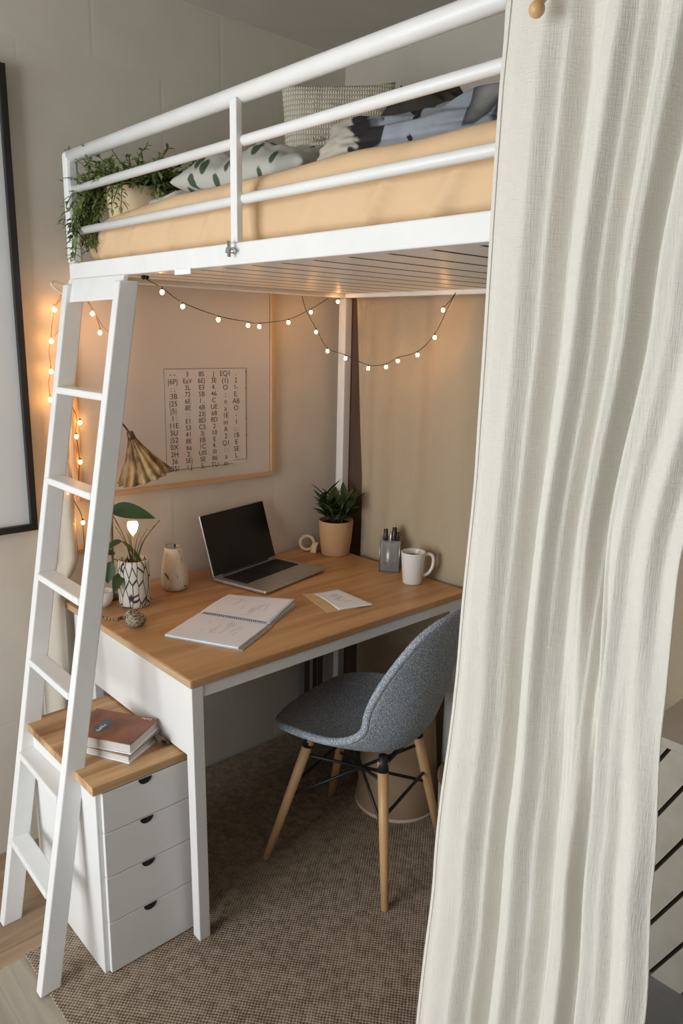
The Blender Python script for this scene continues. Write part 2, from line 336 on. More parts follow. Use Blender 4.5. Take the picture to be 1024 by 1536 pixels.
def obj(name, mb, m, parent=None, bevel=0, solid=0, sub=0, merge=False, smooth=None, loc=None):
    me = bpy.data.meshes.new(name)
    o = bpy.data.objects.new(name, me); COL.objects.link(o)
    base = V((0,0,0))
    p = parent
    while p is not None: base = base + p.location; p = p.parent
    loc = V(loc) if loc is not None else base.copy()
    me.from_pydata([v-loc for v in mb.v], [], mb.f)
    for pl, s_ in zip(me.polygons, mb.sm): pl.use_smooth = s_ if smooth is None else smooth
    if merge:
        bm = bmesh.new(); bm.from_mesh(me); bmesh.ops.remove_doubles(bm, verts=bm.verts, dist=1e-5); bm.to_mesh(me); bm.free()
    bm = bmesh.new(); bm.from_mesh(me); bmesh.ops.recalc_face_normals(bm, faces=bm.faces); bm.to_mesh(me); bm.free()
    me.materials.append(m)
    if parent is not None: o.parent = parent
    o.location = loc - base
    if solid:
        md = o.modifiers.new('Solidify', 'SOLIDIFY'); md.thickness = solid; md.offset = 0
    if bevel:
        md = o.modifiers.new('Bevel', 'BEVEL'); md.width = bevel; md.segments = 2; md.limit_method = 'ANGLE'; md.angle_limit = math.radians(40)
    if sub:
        md = o.modifiers.new('Subsurf', 'SUBSURF'); md.levels = sub; md.render_levels = sub
    return o
def tag(o, label, cat, group=None, kind=None):
    if label: o['label'] = label
    if cat: o['category'] = cat
    if group: o['group'] = group
    if kind: o['kind'] = kind
    return o
def thing(name, label, cat, loc=(0,0,0), group=None):
    o = bpy.data.objects.new(name, None); COL.objects.link(o); o.location = loc; o.empty_display_size = .05
    return tag(o, label, cat, group)
def struct(name, mb, m, **k):
    o = obj(name, mb, m, **k); o['kind'] = 'structure'; return o
def rotz(a): return M.Rotation(a, 3, 'Z')
def smooth_path(pts, n=8):
    pts = [V(p) for p in pts]; out = []
    P = [pts[0]] + pts + [pts[-1]]
    for i in range(1, len(P)-2):
        for k in range(n):
            t = k/n; a, b, c, d = P[i-1], P[i], P[i+1], P[i+2]
            out.append(0.5*((2*b)+(c-a)*t+(2*a-5*b+4*c-d)*t*t+(3*b-a-3*c+d)*t**3))
    out.append(pts[-1]); return out
def interp(tab, u):
    if u <= tab[0][0]: return tab[0][1]
    for (a, x), (b, y) in zip(tab, tab[1:]):
        if u <= b:
            t = (u-a)/(b-a); t = t*t*(3-2*t); return x+(y-x)*t
    return tab[-1][1]

# ------------------------------------------------------------------ setting
WB, WR, ZC = 2.08, 1.90, 2.405
struct('floor', MB().bx(-1.9, 2.0, -2.2, 2.2, -.06, 0), m_floor)
struct('ceiling', MB().bx(-1.9, 2.0, -2.2, 2.2, ZC, ZC+.08), m_ceiling)
struct('wall_back', MB().bx(-1.9, 2.0, WB, WB+.12, 0, ZC), m_wall)
struct('wall_right', MB().bx(WR, WR+.1, -2.2, WB, 0, ZC), m_plaster)
# left wall with a wide window, and a smaller window in the wall behind the photographer
wl = MB()
wl.bx(-1.9,-1.78,-2.2,.35,0,ZC).bx(-1.9,-1.78,1.95,WB,0,ZC).bx(-1.9,-1.78,.35,1.95,0,.35).bx(-1.9,-1.78,.35,1.95,2.1,ZC)
m_room = mottled('room_plaster', (.36,.33,.29), (.40,.37,.33), 7, 0.9, 0.08, .002, 0.2)
struct('wall_left', wl, m_room)
w1 = MB(); w1.bx(-1.87,-1.81,.35,.40,.35,2.1).bx(-1.87,-1.81,1.90,1.95,.35,2.1).bx(-1.87,-1.81,.40,1.90,.35,.40).bx(-1.87,-1.81,.40,1.90,2.05,2.1).bx(-1.86,-1.82,1.12,1.17,.40,2.05)
struct('window_1', w1, m_white)
wf = MB(); wf.bx(-1.78,-.9,-2.2,-2.1,0,ZC).bx(.9,WR,-2.2,-2.1,0,ZC).bx(-.9,.9,-2.2,-2.1,0,.5).bx(-.9,.9,-2.2,-2.1,2.1,ZC)
struct('wall_front', wf, m_room)
w2 = MB(); w2.bx(-.9,-.85,-2.18,-2.12,.5,2.1).bx(.85,.9,-2.18,-2.12,.5,2.1).bx(-.85,.85,-2.18,-2.12,.5,.55).bx(-.85,.85,-2.18,-2.12,2.05,2.1).bx(-.025,.025,-2.17,-2.13,.55,2.05)
struct('window_2', w2, m_white)
# added dark strip standing for the shadowed corner gap behind the bed post
struct('shade_strip_1', MB().bx(1.872, 1.90, 1.90, 2.02, .0, 1.64), m_cornershade)

# carpet
rug = MB().prism([(.507,-.3,0),(1.30,-.3,0),(1.30,.80,0),(1.885,.80,0),(1.885,2.07,0),(.9,2.07,0),(.9,1.655,0),(.507,1.655,0)], (0,0,.008))
tag(obj('carpet', rug, m_rug, bevel=.003), 'brown woven flat carpet under the desk and chair', 'carpet')

# ------------------------------------------------------------------ loft bed
BX0, BX1, BY0, BY1 = .88, 1.85, .02, 2.0
bed = thing('loft_bed', 'white metal loft bed with guard rails above the desk', 'bed', (BX0, BY1, 0))
b_ = MB().bx(BX0-.016, BX0+.016, BY0, 1.99, 1.627, 1.667); obj('front_beam', b_, m_white, bed, bevel=.003)
obj('rear_beam', MB().bx(BX1-.03, BX1, BY0, 1.972, 1.627, 1.667), m_white, bed, bevel=.003)
obj('end_beam', MB().bx(BX0+.017, BX1, 1.973, 1.998, 1.627, 1.660), m_white, bed, bevel=.003)
obj('end_beam', MB().bx(BX0+.017, BX1, BY0, BY0+.025, 1.627, 1.660), m_white, bed, bevel=.003)
ys = [0.07+i*.0995 for i in range(20)]
for y in ys:
    if y+.09 < 1.972: obj('slat', MB().bx(BX0+.017, BX1-.031, y, y+.0885, 1.640, 1.664), m_white, bed, bevel=.002)
def post(x, y, z0, z1, w=.032):
    return MB().box((x, y, (z0+z1)/2), (w, w, z1-z0))
obj('corner_post', post(BX0, 1.986, 1.667, 1.935), m_white, bed, bevel=.008)
obj('corner_post', MB().bx(1.836, 1.870, 1.985, 2.020, 0.008, 1.627), m_white, bed, bevel=.004)
obj('corner_post', post(BX0, .035, 0.008, 1.935), m_white, bed, bevel=.006)
obj('corner_post', post(BX1-.015, .035, 0.008, 1.627), m_white, bed, bevel=.006)
obj('wall_bracket', MB().bx(BX0+.04, BX0+.10, 1.998, WB, 1.622, 1.662), m_white, bed, bevel=.002)
def rail(z, r, y1=1.99): return MB().tube([(BX0, .03, z), (BX0, y1, z)], r, 20)
obj('top_rail', rail(1.924, .0155), m_white, bed)
obj('guard_rail', rail(1.845, .0095), m_white, bed)
obj('guard_rail', rail(1.745, .0095), m_white, bed)
obj('upright', MB().box((BX0-.011, 1.245, (1.667+1.915)/2), (.014, .021, 1.915-1.667)), m_white, bed, bevel=.002)
cl = MB().tube([(BX0-.019, 1.243, 1.652), (BX0-.034, 1.243, 1.652)], .006, 12).tube([(BX0-.030, 1.243, 1.640), (BX0-.030, 1.243, 1.668)], .0035, 10).tube([(BX0-.027, 1.23, 1.650), (BX0-.027, 1.256, 1.650)], .003, 10)
obj('clamp_bolt', cl, m_steel, bed)
obj('label_tag', MB().bx(BX0-.018, BX0-.0165, 1.40, 1.462, 1.617, 1.628), m_paper, bed)

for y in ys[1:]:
    if y < 1.97: obj('gap_shade_strip', MB().bx(BX0+.018, BX1-.032, y-.0105, y-.0005, 1.6402, 1.650), m_gap, bed)  # added dark strips: shade of the slat gaps put into their colour

# mattress with fitted peach sheet
MX0, MX1, MY0, MY1, MZ0, MZ1 = .915, 1.83, .06, 1.982, 1.6655, 1.800
def mattress(u, v):
    # v: 0..1 around the cross section (rectangle with round corners, by arc length), u along the length
    hx, hz, r = (MX1-MX0)/2, (MZ1-MZ0)/2, .034
    ax, az, qa = 2*(hx-r), 2*(hz-r), PI*r/2
    d = v*(2*ax+2*az+4*qa)
    segs = [(az, (-hx, -hz+r), (0,1)), (qa, (-hx+r, hz-r), PI), (ax, (-hx+r, hz), (1,0)), (qa, (hx-r, hz-r), PI/2), (az, (hx, hz-r), (0,-1)), (qa, (hx-r, -hz+r), 0), (ax, (hx-r, -hz), (-1,0)), (qa, (-hx+r, -hz+r), -PI/2)]
    for ln, o_, dr in segs:
        if d <= ln or dr == -PI/2:
            if isinstance(dr, tuple): x, z = o_[0]+dr[0]*d, o_[1]+dr[1]*d
            else:
                a = dr - d/r; x, z = o_[0]+r*math.cos(a), o_[1]+r*math.sin(a)
            break
        d -= ln
    x /= hx; z /= hz
    q = abs(2*u-1); k = 1.0 - max(0, (q-.955)/.045)**2*.14
    L = MY0 + (MY1-MY0)*u
    zz = (MZ0+MZ1)/2 + z*(MZ1-MZ0)/2*k
    xx = (MX0+MX1)/2 + x*(MX1-MX0)/2*(1-.04*(1-k))
    far = max(0, (L-1.57)/.41); 
    if z > 0: zz -= .042*far*far*z
    p = V((xx, L, zz))
    if x < -.8:
        fold = NZ.noise(V((L*9+zz*7, zz*2.5, 3.1)))
        xx += -.006*fold - .016*max(0, math.sin(L*40+zz*34+3.5*fold))**4*max(0, min(1, (1.79-zz)/.05))*(.35+.65*max(0, NZ.noise(V((L*3,7,2)))+.4))
    if z > .6: zz += .007*NZ.noise(V((xx*5, L*5, 1)))
    if zz < MZ0+.001 and z < 0: zz = max(zz, MZ0)
    return V((xx, L, zz))
mm = MB().grid(lambda u, v: mattress(v, u), 150, 260, True)
n_ = 150
mm.f.append(tuple(range(n_))); mm.sm.append(True); mm.f.append(tuple(len(mm.v)-n_+i for i in range(n_))); mm.sm.append(True)
tag(obj('mattress', mm, m_sheet), 'mattress in a peach fitted sheet on the loft bed', 'mattress')

def pillow(c, size, rot, bulge=1.0, wr=.012, seed=0, n=40, corner=.35):
    mb = MB(); c = V(c)
    def fn(side):
        def g(u, v):
            x, y = 2*u-1, 2*v-1
            h = ((1-abs(x)**3.0)*(1-abs(y)**3.0))**.5 if abs(x) < 1 and abs(y) < 1 else 0
            pin = 1 - .10*(abs(x*y))*0 - .07*((1-abs(x))*abs(y)**2*0 + 0)
            px = x*size[0]/2*(1-.07*(1-y*y)*abs(x)**2); py = y*size[1]/2*(1-.07*(1-x*x)*abs(y)**2)
            w = wr*NZ.noise(V((x*2.3+seed, y*2.3, side*2.0)))*h + wr*.5*NZ.noise(V((x*6+seed, y*6, side*5.0)))*h
            return c + rot @ V((px, py, side*size[2]/2*h*bulge + w))
        return g
    mb.grid(fn(1), n, n); mb.grid(fn(-1), n, n); return mb
def frame(xaxis, yaxis):
    x = V(xaxis).normalized(); y = V(yaxis); y = (y - x*y.dot(x)).normalized(); z = x.cross(y)
    return M((x, y, z)).transposed()
# big knitted cushion standing on its edge
R = frame((.62,-.60,.02), (.10,.12,.95))
tag(obj('cushion', pillow((1.49,1.655,1.985), (.31,.37,.11), R, 1, .010, 3), m_cushion, merge=True, loc=(1.49,1.655,1.985)),
    'square cream waffle-knit cushion standing upright on the bed', 'cushion')
R = frame((-.15,1,.0), (1,.15,.10))
tag(obj('pillow', pillow((1.08,1.415,1.836), (.40,.25,.098), R, 1, .022, 9), m_leafprint, merge=True, loc=(1.08,1.415,1.836)),
    'grey leaf-print pillow lying flat left of the waffle cushion', 'pillow')
R = frame((.1,1,.0), (1,-.1,.05))
tag(obj('folded_sheet', pillow((1.085,1.735,1.808), (.20,.20,.055), R, 1, .008, 14), m_cover, merge=True, loc=(1.085,1.735,1.808)),
    'flat cream folded sheet between the trailing plant and the leaf-print pillow', 'sheet')
def lump(c, size, rot, seed, nu=60, nv=36, amp=.22, power=.55):
    c = V(c)
    def fn(u, v):
        a = 2*PI*u; b = PI*(v-.5)
        cx, sx = math.cos(a), math.sin(a); cb, sb = math.cos(b), math.sin(b)
        p = V((math.copysign(abs(cx)**power, cx)*abs(cb)**power, math.copysign(abs(sx)**power, sx)*abs(cb)**power, math.copysign(abs(sb)**.9, sb)))
        n = NZ.noise(p*1.7+V((seed,0,0)))*amp + NZ.noise(p*4.2+V((0,seed,0)))*amp*.6
        q = p*(1+n*.35); q.z = max(q.z, -.92)
        return c + rot @ V((q.x*size[0]/2, q.y*size[1]/2, q.z*size[2]/2*(1+n)))
    return MB().grid(fn, nu, nv, True)
R = frame((.12,-1,.0), (1,.12,.0))
tag(obj('blanket', lump((1.13,.955,1.836), (.46,.30,.092), R, 5.3, 90, 54, .34), m_blanket, merge=True, loc=(1.13,.955,1.836)),
    'crumpled grey, cream and black patterned blanket heaped on the bed', 'blanket')
R = frame((.6,-.8,.0), (.8,.6,.1))
tag(obj('throw', lump((1.24,1.33,1.862), (.20,.17,.145), R, 2.7, 60, 36, .34), m_cushion, merge=True, loc=(1.24,1.33,1.862)),
    'crumpled cream throw bunched between the cushion and the patterned blanket', 'throw')
R = frame((.5,-.86,.0), (.86,.5,.1))
tag(obj('folded_cloth', lump((1.43,1.255,1.915), (.26,.15,.245), R, 8.1, 40, 24), m_darkcloth, merge=True, loc=(1.43,1.255,1.915)),
    'dark brown folded cloth lying behind the patterned blanket', 'cloth')
R = frame((.0,-1,.03), (.35,.0,.93))
tag(obj('pillow', pillow((1.68,1.10,1.955), (.50,.34,.13), R, 1, .012, 21), m_cover, merge=True, loc=(1.68,1.10,1.955)),
    'plain cream pillow leaning on the wall at the curtain end of the bed', 'pillow')

# ------------------------------------------------------------------ leaves
def leaf(mb, p, d, L, W, up=V((0,0,1)), droop=.3, n=5, tip=1.6):
    p = V(p); d = V(d).normalized(); side = d.cross(up)
    side = side.normalized() if side.length > .05 else d.orthogonal().normalized()
    nrm = side.cross(d).normalized()
    vs = []
    for i in range(n+1):
        t = i/n; w = W*math.sin(PI*min(1, t**.85*.97+.03))**.8 * (1-.25*t)
        c = p + d*(L*t) - V((0,0,1))*droop*L*t*t
        vs += [c - side*w/2 + nrm*w*.18, c, c + side*w/2 + nrm*w*.18]
    fs = []
    for i in range(n):
        a = i*3; fs += [(a,a+1,a+4,a+3),(a+1,a+2,a+5,a+4)]
    mb.add(vs, fs, True)

# trailing plant on the bed corner
PX, PY_, PZ = 1.005, 1.880, 1.771
tp = thing('trailing_plant', 'bushy green trailing plant in a tan planter on the bed corner', 'plant', (PX,PY_,PZ))
pot = MB().lathe((PX,PY_,PZ), [(0,.0),(.062,.0),(.070,.006),(.078,.078),(.076,.080),(.070,.074),(0,.072)], 28)
obj('planter', pot, m_tanpot, tp)
fo = MB()
random.seed(11)
def spray(mb, start, d, L, nl, ls, lw, grav):
    p = V(start); d = V(d).normalized(); pts = [p.copy()]
    for i in range(nl):
        d = (d + V((0,0,-grav)) + V((random.uniform(-.18,.18),random.uniform(-.18,.18),random.uniform(-.1,.1)))).normalized()
        p = p + d*(L/nl); pts.append(p.copy())
        for q in range(2):
            sd = V((random.uniform(-1,1),random.uniform(-1,1),random.uniform(-.3,.9))).normalized()
            leaf(mb, p, d*.55+sd*.8, ls*random.uniform(.7,1.25), lw*random.uniform(.8,1.2), droop=random.uniform(.1,.5), n=3)
    return pts
stems = MB()
def spr(start, d, L, nl, ls, lw, g):
    pts = spray(fo, start, d, L, nl, ls, lw, g); stems.tube(pts, .0011, 5)
c0 = V((PX,PY_,PZ+.072))
for i in range(190):
    a = random.uniform(0, 2*PI); r = random.uniform(0, .065)
    st = c0 + V((math.cos(a)*r, math.sin(a)*r, 0))
    dx = V((math.cos(a)*.7, math.sin(a)*.95, random.uniform(.35, 1.3)))
    spr(st, dx, random.uniform(.07,.145), 7, .022, .0095, random.uniform(.05,.22))
for i in range(34):   # over the left side and the rails
    st = c0 + V((-.055, random.uniform(-.03,.07), .01))
    spr(st, V((-.45, random.uniform(.3,1.0), random.uniform(.0,.6))), random.uniform(.10,.17), 10, .021, .009, .24)
for i in range(12):
    st = V((.950, 1.93+random.uniform(-.03,.03), 1.84+random.uniform(-.03,.02)))
    spr(st, V((-.45, random.uniform(-.2,.4), -.3)), random.uniform(.08,.14), 9, .021, .009, .20)
for (x, y, z, L) in ((.857,1.915,1.80,.13),(.855,1.930,1.77,.09),(.858,1.94,1.78,.05)):
    spr((x,y,z), V((-.02,-.1,-1)), L, 9, .024, .011, .1)
for i in range(4):
    st = c0 + V((-.065, random.uniform(-.07,-.0), .005))
    spr(st, V((-.5, -.5, .1)), .08, 6, .020, .009, .35)
obj('foliage', fo, m_leaf2, tp); obj('stem', stems, m_stem, tp)

# ------------------------------------------------------------------ ladder
LA = (V((.525,1.80,0)), V((.858,1.952,1.612))); RA = (V((.51,1.515,.008)), V((.858,1.668,1.612)))
lad = thing('ladder', 'white wooden ladder leaning on the left end of the loft bed', 'ladder', (.517,1.66,0))
def stile(a, b, m0=0.0):
    # rectangular section: 55 mm across the lean, 28 mm along the rungs, feet cut level
    hx, hy = .024, .0135
    vs = []
    for p in (a, b):
        for sx, sy in ((-1,-1),(1,-1),(1,1),(-1,1)): vs.append(p + V((sx*hx, sy*hy, 0)))
    return MB().add(vs, [(3,2,1,0),(4,5,6,7),(0,1,5,4),(1,2,6,5),(2,3,7,6),(3,0,4,7)])
obj('stile', stile(*LA), m_white, lad, bevel=.003)
obj('stile', stile(*RA), m_white, lad, bevel=.003)
for t in (.838,.699,.551,.418,.272,.136):
    a = LA[0].lerp(LA[1], t); b = RA[0].lerp(RA[1], t)
    d = (b-a).normalized(); a = a + d*.012; b = b - d*.012
    x = V((1,0,0)); w = .021 if t > .8 else .024; h = .009
    vs = []
    for p in (a, b):
        for sx, sz in ((-1,-1),(1,-1),(1,1),(-1,1)): vs.append(p + V((sx*w - .004, 0, sz*h)))
    obj('rung', MB().add(vs, [(3,2,1,0),(4,5,6,7),(0,1,5,4),(1,2,6,5),(2,3,7,6),(3,0,4,7)]), m_white, lad, bevel=.004)
hp = MB().prism([(.851,1.666,1.626),(.851,1.967,1.626),(.836,1.957,1.568),(.836,1.660,1.572)], (.012,0,0))
obj('header_panel', hp, m_white, lad, bevel=.002)
for (y, z) in ((1.948,1.606),(1.690,1.606),(1.684,1.582)):
    obj('bolt', MB().ball((.8465-(1.62-z)*.12,y,z), .004, 10, 6, (.5,1,1)), m_steel, lad)

# ------------------------------------------------------------------ desk
DZ = .737
DX0, DX1, DY0, DY1 = .825, 1.815, 1.375, 2.070
desk = thing('desk', 'oak-topped desk with white metal frame under the loft bed', 'desk', (DX0, DY0, 0))
obj('tabletop', MB().bx(DX0, DX1, DY0, DY1, DZ-.020, DZ), m_desk, desk, bevel=.002)
obj('edge_strip', MB().bx(DX0-.0016, DX0, DY0+.001, DY1-.002, DZ-.019, DZ-.001), m_edge, desk)['label'] = 'paler cut edge of the tabletop'
obj('apron', MB().bx(DX0+.032, DX1-.004, DY0+.006, DY0+.026, DZ-.052, DZ-.0205), m_white2, desk, bevel=.002)
def taper_leg(x0, y0, x1, y1, z1, w=.030):
    vs = []
    for (x, y, z) in ((x0,y0,.008),(x1,y1,z1)):
        for sx, sy in ((-1,-1),(1,-1),(1,1),(-1,1)): vs.append((x+sx*w/2, y+sy*w/2, z))
    return MB().add(vs, [(3,2,1,0),(4,5,6,7),(0,1,5,4),(1,2,6,5),(2,3,7,6),(3,0,4,7)])
obj('leg', taper_leg(.866,1.422,DX0+.017,DY0+.018,DZ-.0205,.031), m_white2, desk, bevel=.002)
obj('leg', taper_leg(1.79,DY0+.02,1.79,DY0+.02,DZ-.0525), m_white2, desk, bevel=.002)
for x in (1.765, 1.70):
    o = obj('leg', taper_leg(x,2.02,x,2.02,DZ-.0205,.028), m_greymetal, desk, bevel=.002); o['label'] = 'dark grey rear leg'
obj('leg', taper_leg(.90,2.04,.90,2.04,DZ-.0205,.028), m_white2, desk, bevel=.002)
obj('side_panel', MB().bx(DX0+.0195, DX0+.032, DY0+.036, DY1-.02, .519, DZ-.0205), m_white2, desk, bevel=.0015)

# ------------------------------------------------------------------ drawer cabinet
CX0, CX1, CY0, CY1, CZ = .628, .866, 1.468, 1.850, .492
cab = thing('drawer_cabinet', 'white four-drawer cabinet with wooden top beside the ladder', 'cabinet', (CX0, CY0, .008))
body = MB().bx(CX0, CX0+.016, CY0, CY1, .008, CZ).bx(CX1-.016, CX1, CY0, CY1, .008, CZ).bx(CX0+.016, CX1-.016, CY1-.012, CY1, .008, CZ).bx(CX0+.016, CX1-.016, CY0+.02, CY1-.012, .008, .024)
obj('carcass', MB().bx(CX0, CX1, CY0+.0015, CY1, .008, CZ), m_white2, cab, bevel=.002)
tpb = MB(); tpn = 4; tpd = (CY1+.006-(CY0-.010))/tpn
for k in range(tpn): tpb.bx(CX0-.010, CX1+.002, CY0-.010+k*tpd+(.0004 if k else 0), CY0-.010+(k+1)*tpd, CZ, CZ+.021)
obj('top', tpb, m_top, cab, bevel=.0012)
zs = [.010, .148, .270, .386, .490]
for i in range(4):
    z0, z1 = zs[i], zs[i+1]
    d = obj('drawer', MB().bx(CX0+.012, CX1-.001, CY0-.010, CY0+.001, z0+.0012, z1-.0012), m_white2, cab, bevel=.0012)
    xm = (CX0+CX1)/2 - .002
    poly = [(xm+.017*math.cos(a), CY0-.0105, z1-.0012-.015*math.sin(a)) for a in [PI*k/14 for k in range(15)]]
    obj('pull', MB().prism(poly, (0,-.0012,0)), m_black, d)
# seam shadow gaps are the real 2.4 mm gaps between the drawers

# books on the cabinet
BZ = CZ+.0215
ang = math.radians(24)
def rbox(mb, c, d, a): return mb.box(c, d, rotz(a))
bc = V((.765,1.640,0)); a1 = math.radians(27)
# corners measured on the cabinet top
OX, OY = -.010, -.030
bk = thing('book', 'thin pale-edged book lying beneath the rust-coloured book', 'book', (.755,1.635,BZ))
obj('pages', rbox(MB(), (.755+OX,1.634+OY,BZ+.010), (.126,.168,.013), a1), m_pages, bk)
obj('cover', rbox(MB(), (.755+OX,1.634+OY,BZ+.0018), (.132,.176,.0034), a1), m_paper, bk)
obj('cover', rbox(MB(), (.755+OX,1.634+OY,BZ+.0184), (.132,.176,.0030), a1), m_tan, bk)
bk2 = thing('book', 'rust-brown book with a blue oval on its cover, topmost on the cabinet', 'book', (.752,1.655,BZ+.0205))
a2 = math.radians(31); z2 = BZ+.0205
obj('pages', rbox(MB(), (.752+OX,1.636+OY,z2+.0135), (.122,.168,.021), a2), m_pages, bk2)
obj('cover', rbox(MB(), (.752+OX,1.636+OY,z2+.0014), (.128,.176,.0026), a2), m_paper, bk2)
obj('cover', rbox(MB(), (.752+OX,1.636+OY,z2+.0254), (.128,.176,.0026), a2), m_book, bk2, bevel=.0008)
ct = V((.752+OX,1.636+OY,z2+.0269)); rm = rotz(a2)
ov = [ct + rm @ V((-.012+.034*math.cos(t)*(1+.12*math.cos(t)), .022+.0165*math.sin(t), 0)) for t in [2*PI*k/30 for k in range(30)]]
ovo = obj('cover_emblem', MB().prism(ov, (0,0,.0004)), m_blue, bk2); ovo['label'] = 'slate-blue oval with pale script'
def text_mesh(s, size, loc, rot, parent, name, m, ext=.0002, spacing=1.0, align='LEFT'):
    cu = bpy.data.curves.new(name, 'FONT'); cu.body = s; cu.size = size; cu.extrude = ext; cu.space_line = spacing; cu.align_x = align
    t = bpy.data.objects.new(name, cu); COL.objects.link(t)
    dg = bpy.context.evaluated_depsgraph_get(); me = bpy.data.meshes.new_from_object(t.evaluated_get(dg))
    bpy.data.objects.remove(t); me.name = name
    mw = M.Translation(V(loc)) @ rot.to_4x4(); me.transform(mw)
    mb = MB(); mb.add([v.co.copy() for v in me.vertices], [tuple(p.vertices) for p in me.polygons])
    return mb
mb = text_mesh('SuNLs', .013, ct + rm @ V((-.036,.016,.0006)), rm, None, 'script', m_paper)
obj('script', mb, m_paper, ovo)
mb = text_mesh('LuAn', .013, ct + rm @ V((.058,-.074,.0002)), rm @ rotz(PI/2), None, 'lettering', m_paper)
obj('lettering', mb, m_paper, bk2)
sp = MB(); R = rotz(math.radians(40))
sp.grid(lambda u, v: V((.838,1.520,BZ+.001)) - V((.012,0,0)) + V((.012*math.cos(u*PI*1.3), .03*v-.012, .022*abs(math.sin(u*PI*.9)))), 16, 4)
tag(obj('leather_strap', sp, m_brown, solid=.004), 'curled brown leather strap behind the books by the desk panel', 'strap')

# ------------------------------------------------------------------ back wall items
# board in a thin wooden frame
YB = WB-.001
wb = thing('wall_board', 'pale pin board in a thin wooden frame behind the laptop', 'board', (1.23, YB, 1.025))
obj('panel', MB().bx(1.02, 1.572, YB-.0095, YB, 1.035, 1.69), m_board, wb)
obj('panel', MB().bx(.895, 1.572, YB-.010, YB, 1.035, 1.60), m_board, wb)
obj('frame', MB().bx(.885, 1.590, YB-.018, YB, 1.024, 1.039), m_pine, wb, bevel=.002)
obj('frame', MB().bx(1.574, 1.590, YB-.018, YB, 1.0392, 1.69), m_pinez, wb, bevel=.002)
obj('frame', MB().bx(.885, .899, YB-.018, YB, 1.0392, 1.59), m_pinez, wb, bevel=.002)
tag(obj('wall_ledge', MB().bx(.86, .97, YB-.024, YB, .868, .884), m_pine, bevel=.002), 'short wooden ledge on the wall below the board', 'ledge')
# poster with columns of symbols
px0, px1, pz0, pz1 = 1.172, 1.474, 1.080, 1.392; PY = YB-.0105
po = thing('poster', 'pale paper sheet with six columns of black symbols on the board', 'poster', (1.32, PY, 1.08))
obj('sheet', MB().bx(px0, px1, PY-.001, PY, pz0, pz1), m_poster, po)
bo = MB(); w = .0012; y1 = PY-.0012
for (xa, xb, za, zb) in ((px0,px1,pz1-w,pz1),(px0,px0+w,pz0,pz1),(px1-w,px1,pz0+.012,pz1),(px0,px1-.055,pz0,pz0+w),(px1-.05,px1,pz0+.011,pz0+.011+w)):
    bo.bx(xa, xb, y1-.0002, y1, za, zb)
for z in (pz1-.012, pz1-.065, pz1-.165, pz1-.22): bo.bx(px1-.0022, px1+.001, y1-.0006, y1-.0002, z-.002, z+.002)
obj('border', bo, m_ink, po)
RT = M.Rotation(PI/2, 3, 'X')
cols = [("- -\n|6P|\n: ;\n:3B\n|25\n|5|\n 1 :\n11E\n5U\n|52\n0X\n2H\n36\nB5/", .030),
        ("3\nEaV\n3L\n72\n6E\n8E\n: :\nE1\nS3\n41\n8E\n6a\n2.\nSE|\n1.J", .0815),
        ("8S\n6E|\nE3\n5B\n1 .\n68\n23|\n8D\nC5\n3|\nEB\n1C\nUIS\nSE\n5.", .132),
        ("J\n3E\n4.\n46\nC\nUE\n68\n8D\n2\n10\nE\n4.\nIII\n86\nTU", .177),
        ("EQ1\n(1)\nO\n:\nn\na\n1E\nm\nA\n2\nQ1\n: :\na\nm", .221),
        (".\n2\n1-\nE.\nAB\nO\n-\n1\n: .\n1B\nE\nSE\nL", .262)]
txt = MB()
for s_, dx in cols:
    t = text_mesh(s_, (.0215 if s_.count('\n')>13 else .0232), (px0+dx, y1, pz1-.024), RT, None, 'lettering', m_ink, .0001, .965, 'CENTER')
    txt.add(t.v, t.f)
obj('lettering', txt, m_ink, po)['label'] = 'six columns of black symbols'
# framed picture at the left
pf = thing('picture_frame', 'large pale picture in a thin black frame on the left wall', 'picture', (.35, YB, .97))
FX0, FX1, FZ0, FZ1 = -.05, .762, .960, 2.125
obj('picture_panel', MB().bx(FX0+.016, FX1-.016, YB-.012, YB, FZ0+.016, FZ1-.016), m_glassface, pf)
for a in ((FX0,FX1,FZ0,FZ0+.018),(FX0,FX1,FZ1-.018,FZ1),(FX0,FX0+.018,FZ0+.018,FZ1-.018),(FX1-.018,FX1,FZ0+.018,FZ1-.018)):
    obj('frame', MB().bx(a[0], a[1], YB-.026, YB, a[2], a[3]), m_blackframe, pf, bevel=.002)

# ------------------------------------------------------------------ right side fabrics
def beige(u, v):
    y = 1.945 - (1.945-.62)*u; z = 1.632 - (1.632-.02)*v
    edge = max(0, 1-u/.08)
    y -= .045*edge*min(1, v*2.6)*(1)
    x = 1.846 + .010*math.sin(u*34)*(1-.45*v) + .006*math.sin(u*61+v*2)*(1-v*.6) + .006*NZ.noise(V((u*5, v*3, 0))) + .012*math.sin(u*13+1)*.5
    return V((min(x, 1.868), y, z))
bc_ = thing('wall_curtain', 'beige linen curtain hanging along the right wall beside the desk', 'curtain', (1.846,1.3,0))
obj('cloth', MB().grid(beige, 140, 50), m_beige, bc_, solid=.002)
obj('curtain_wire', MB().tube([(1.862,.6,1.634),(1.862,1.95,1.634)], .002, 8), m_steel, bc_)

# pale strip curtain behind the ladder, hanging from the bed end
def strip(u, v):
    z = 1.40 - (1.40-.05)*v; wdt = .016 + .056*min(1, (v*1.9))**.8
    xr = interp([(0,.850),(.25,.862),(.40,.866),(.47,.818),(1,.812)], v)
    x = xr - (1-u)*wdt; y = 2.045 + .012*math.sin(u*5+1.2)*min(1, v*2)
    return V((x, y, z))
tag(obj('strip_curtain', MB().grid(strip, 16, 40), m_cream, solid=.002), 'narrow cream cloth hanging on the wall behind the ladder', 'curtain')

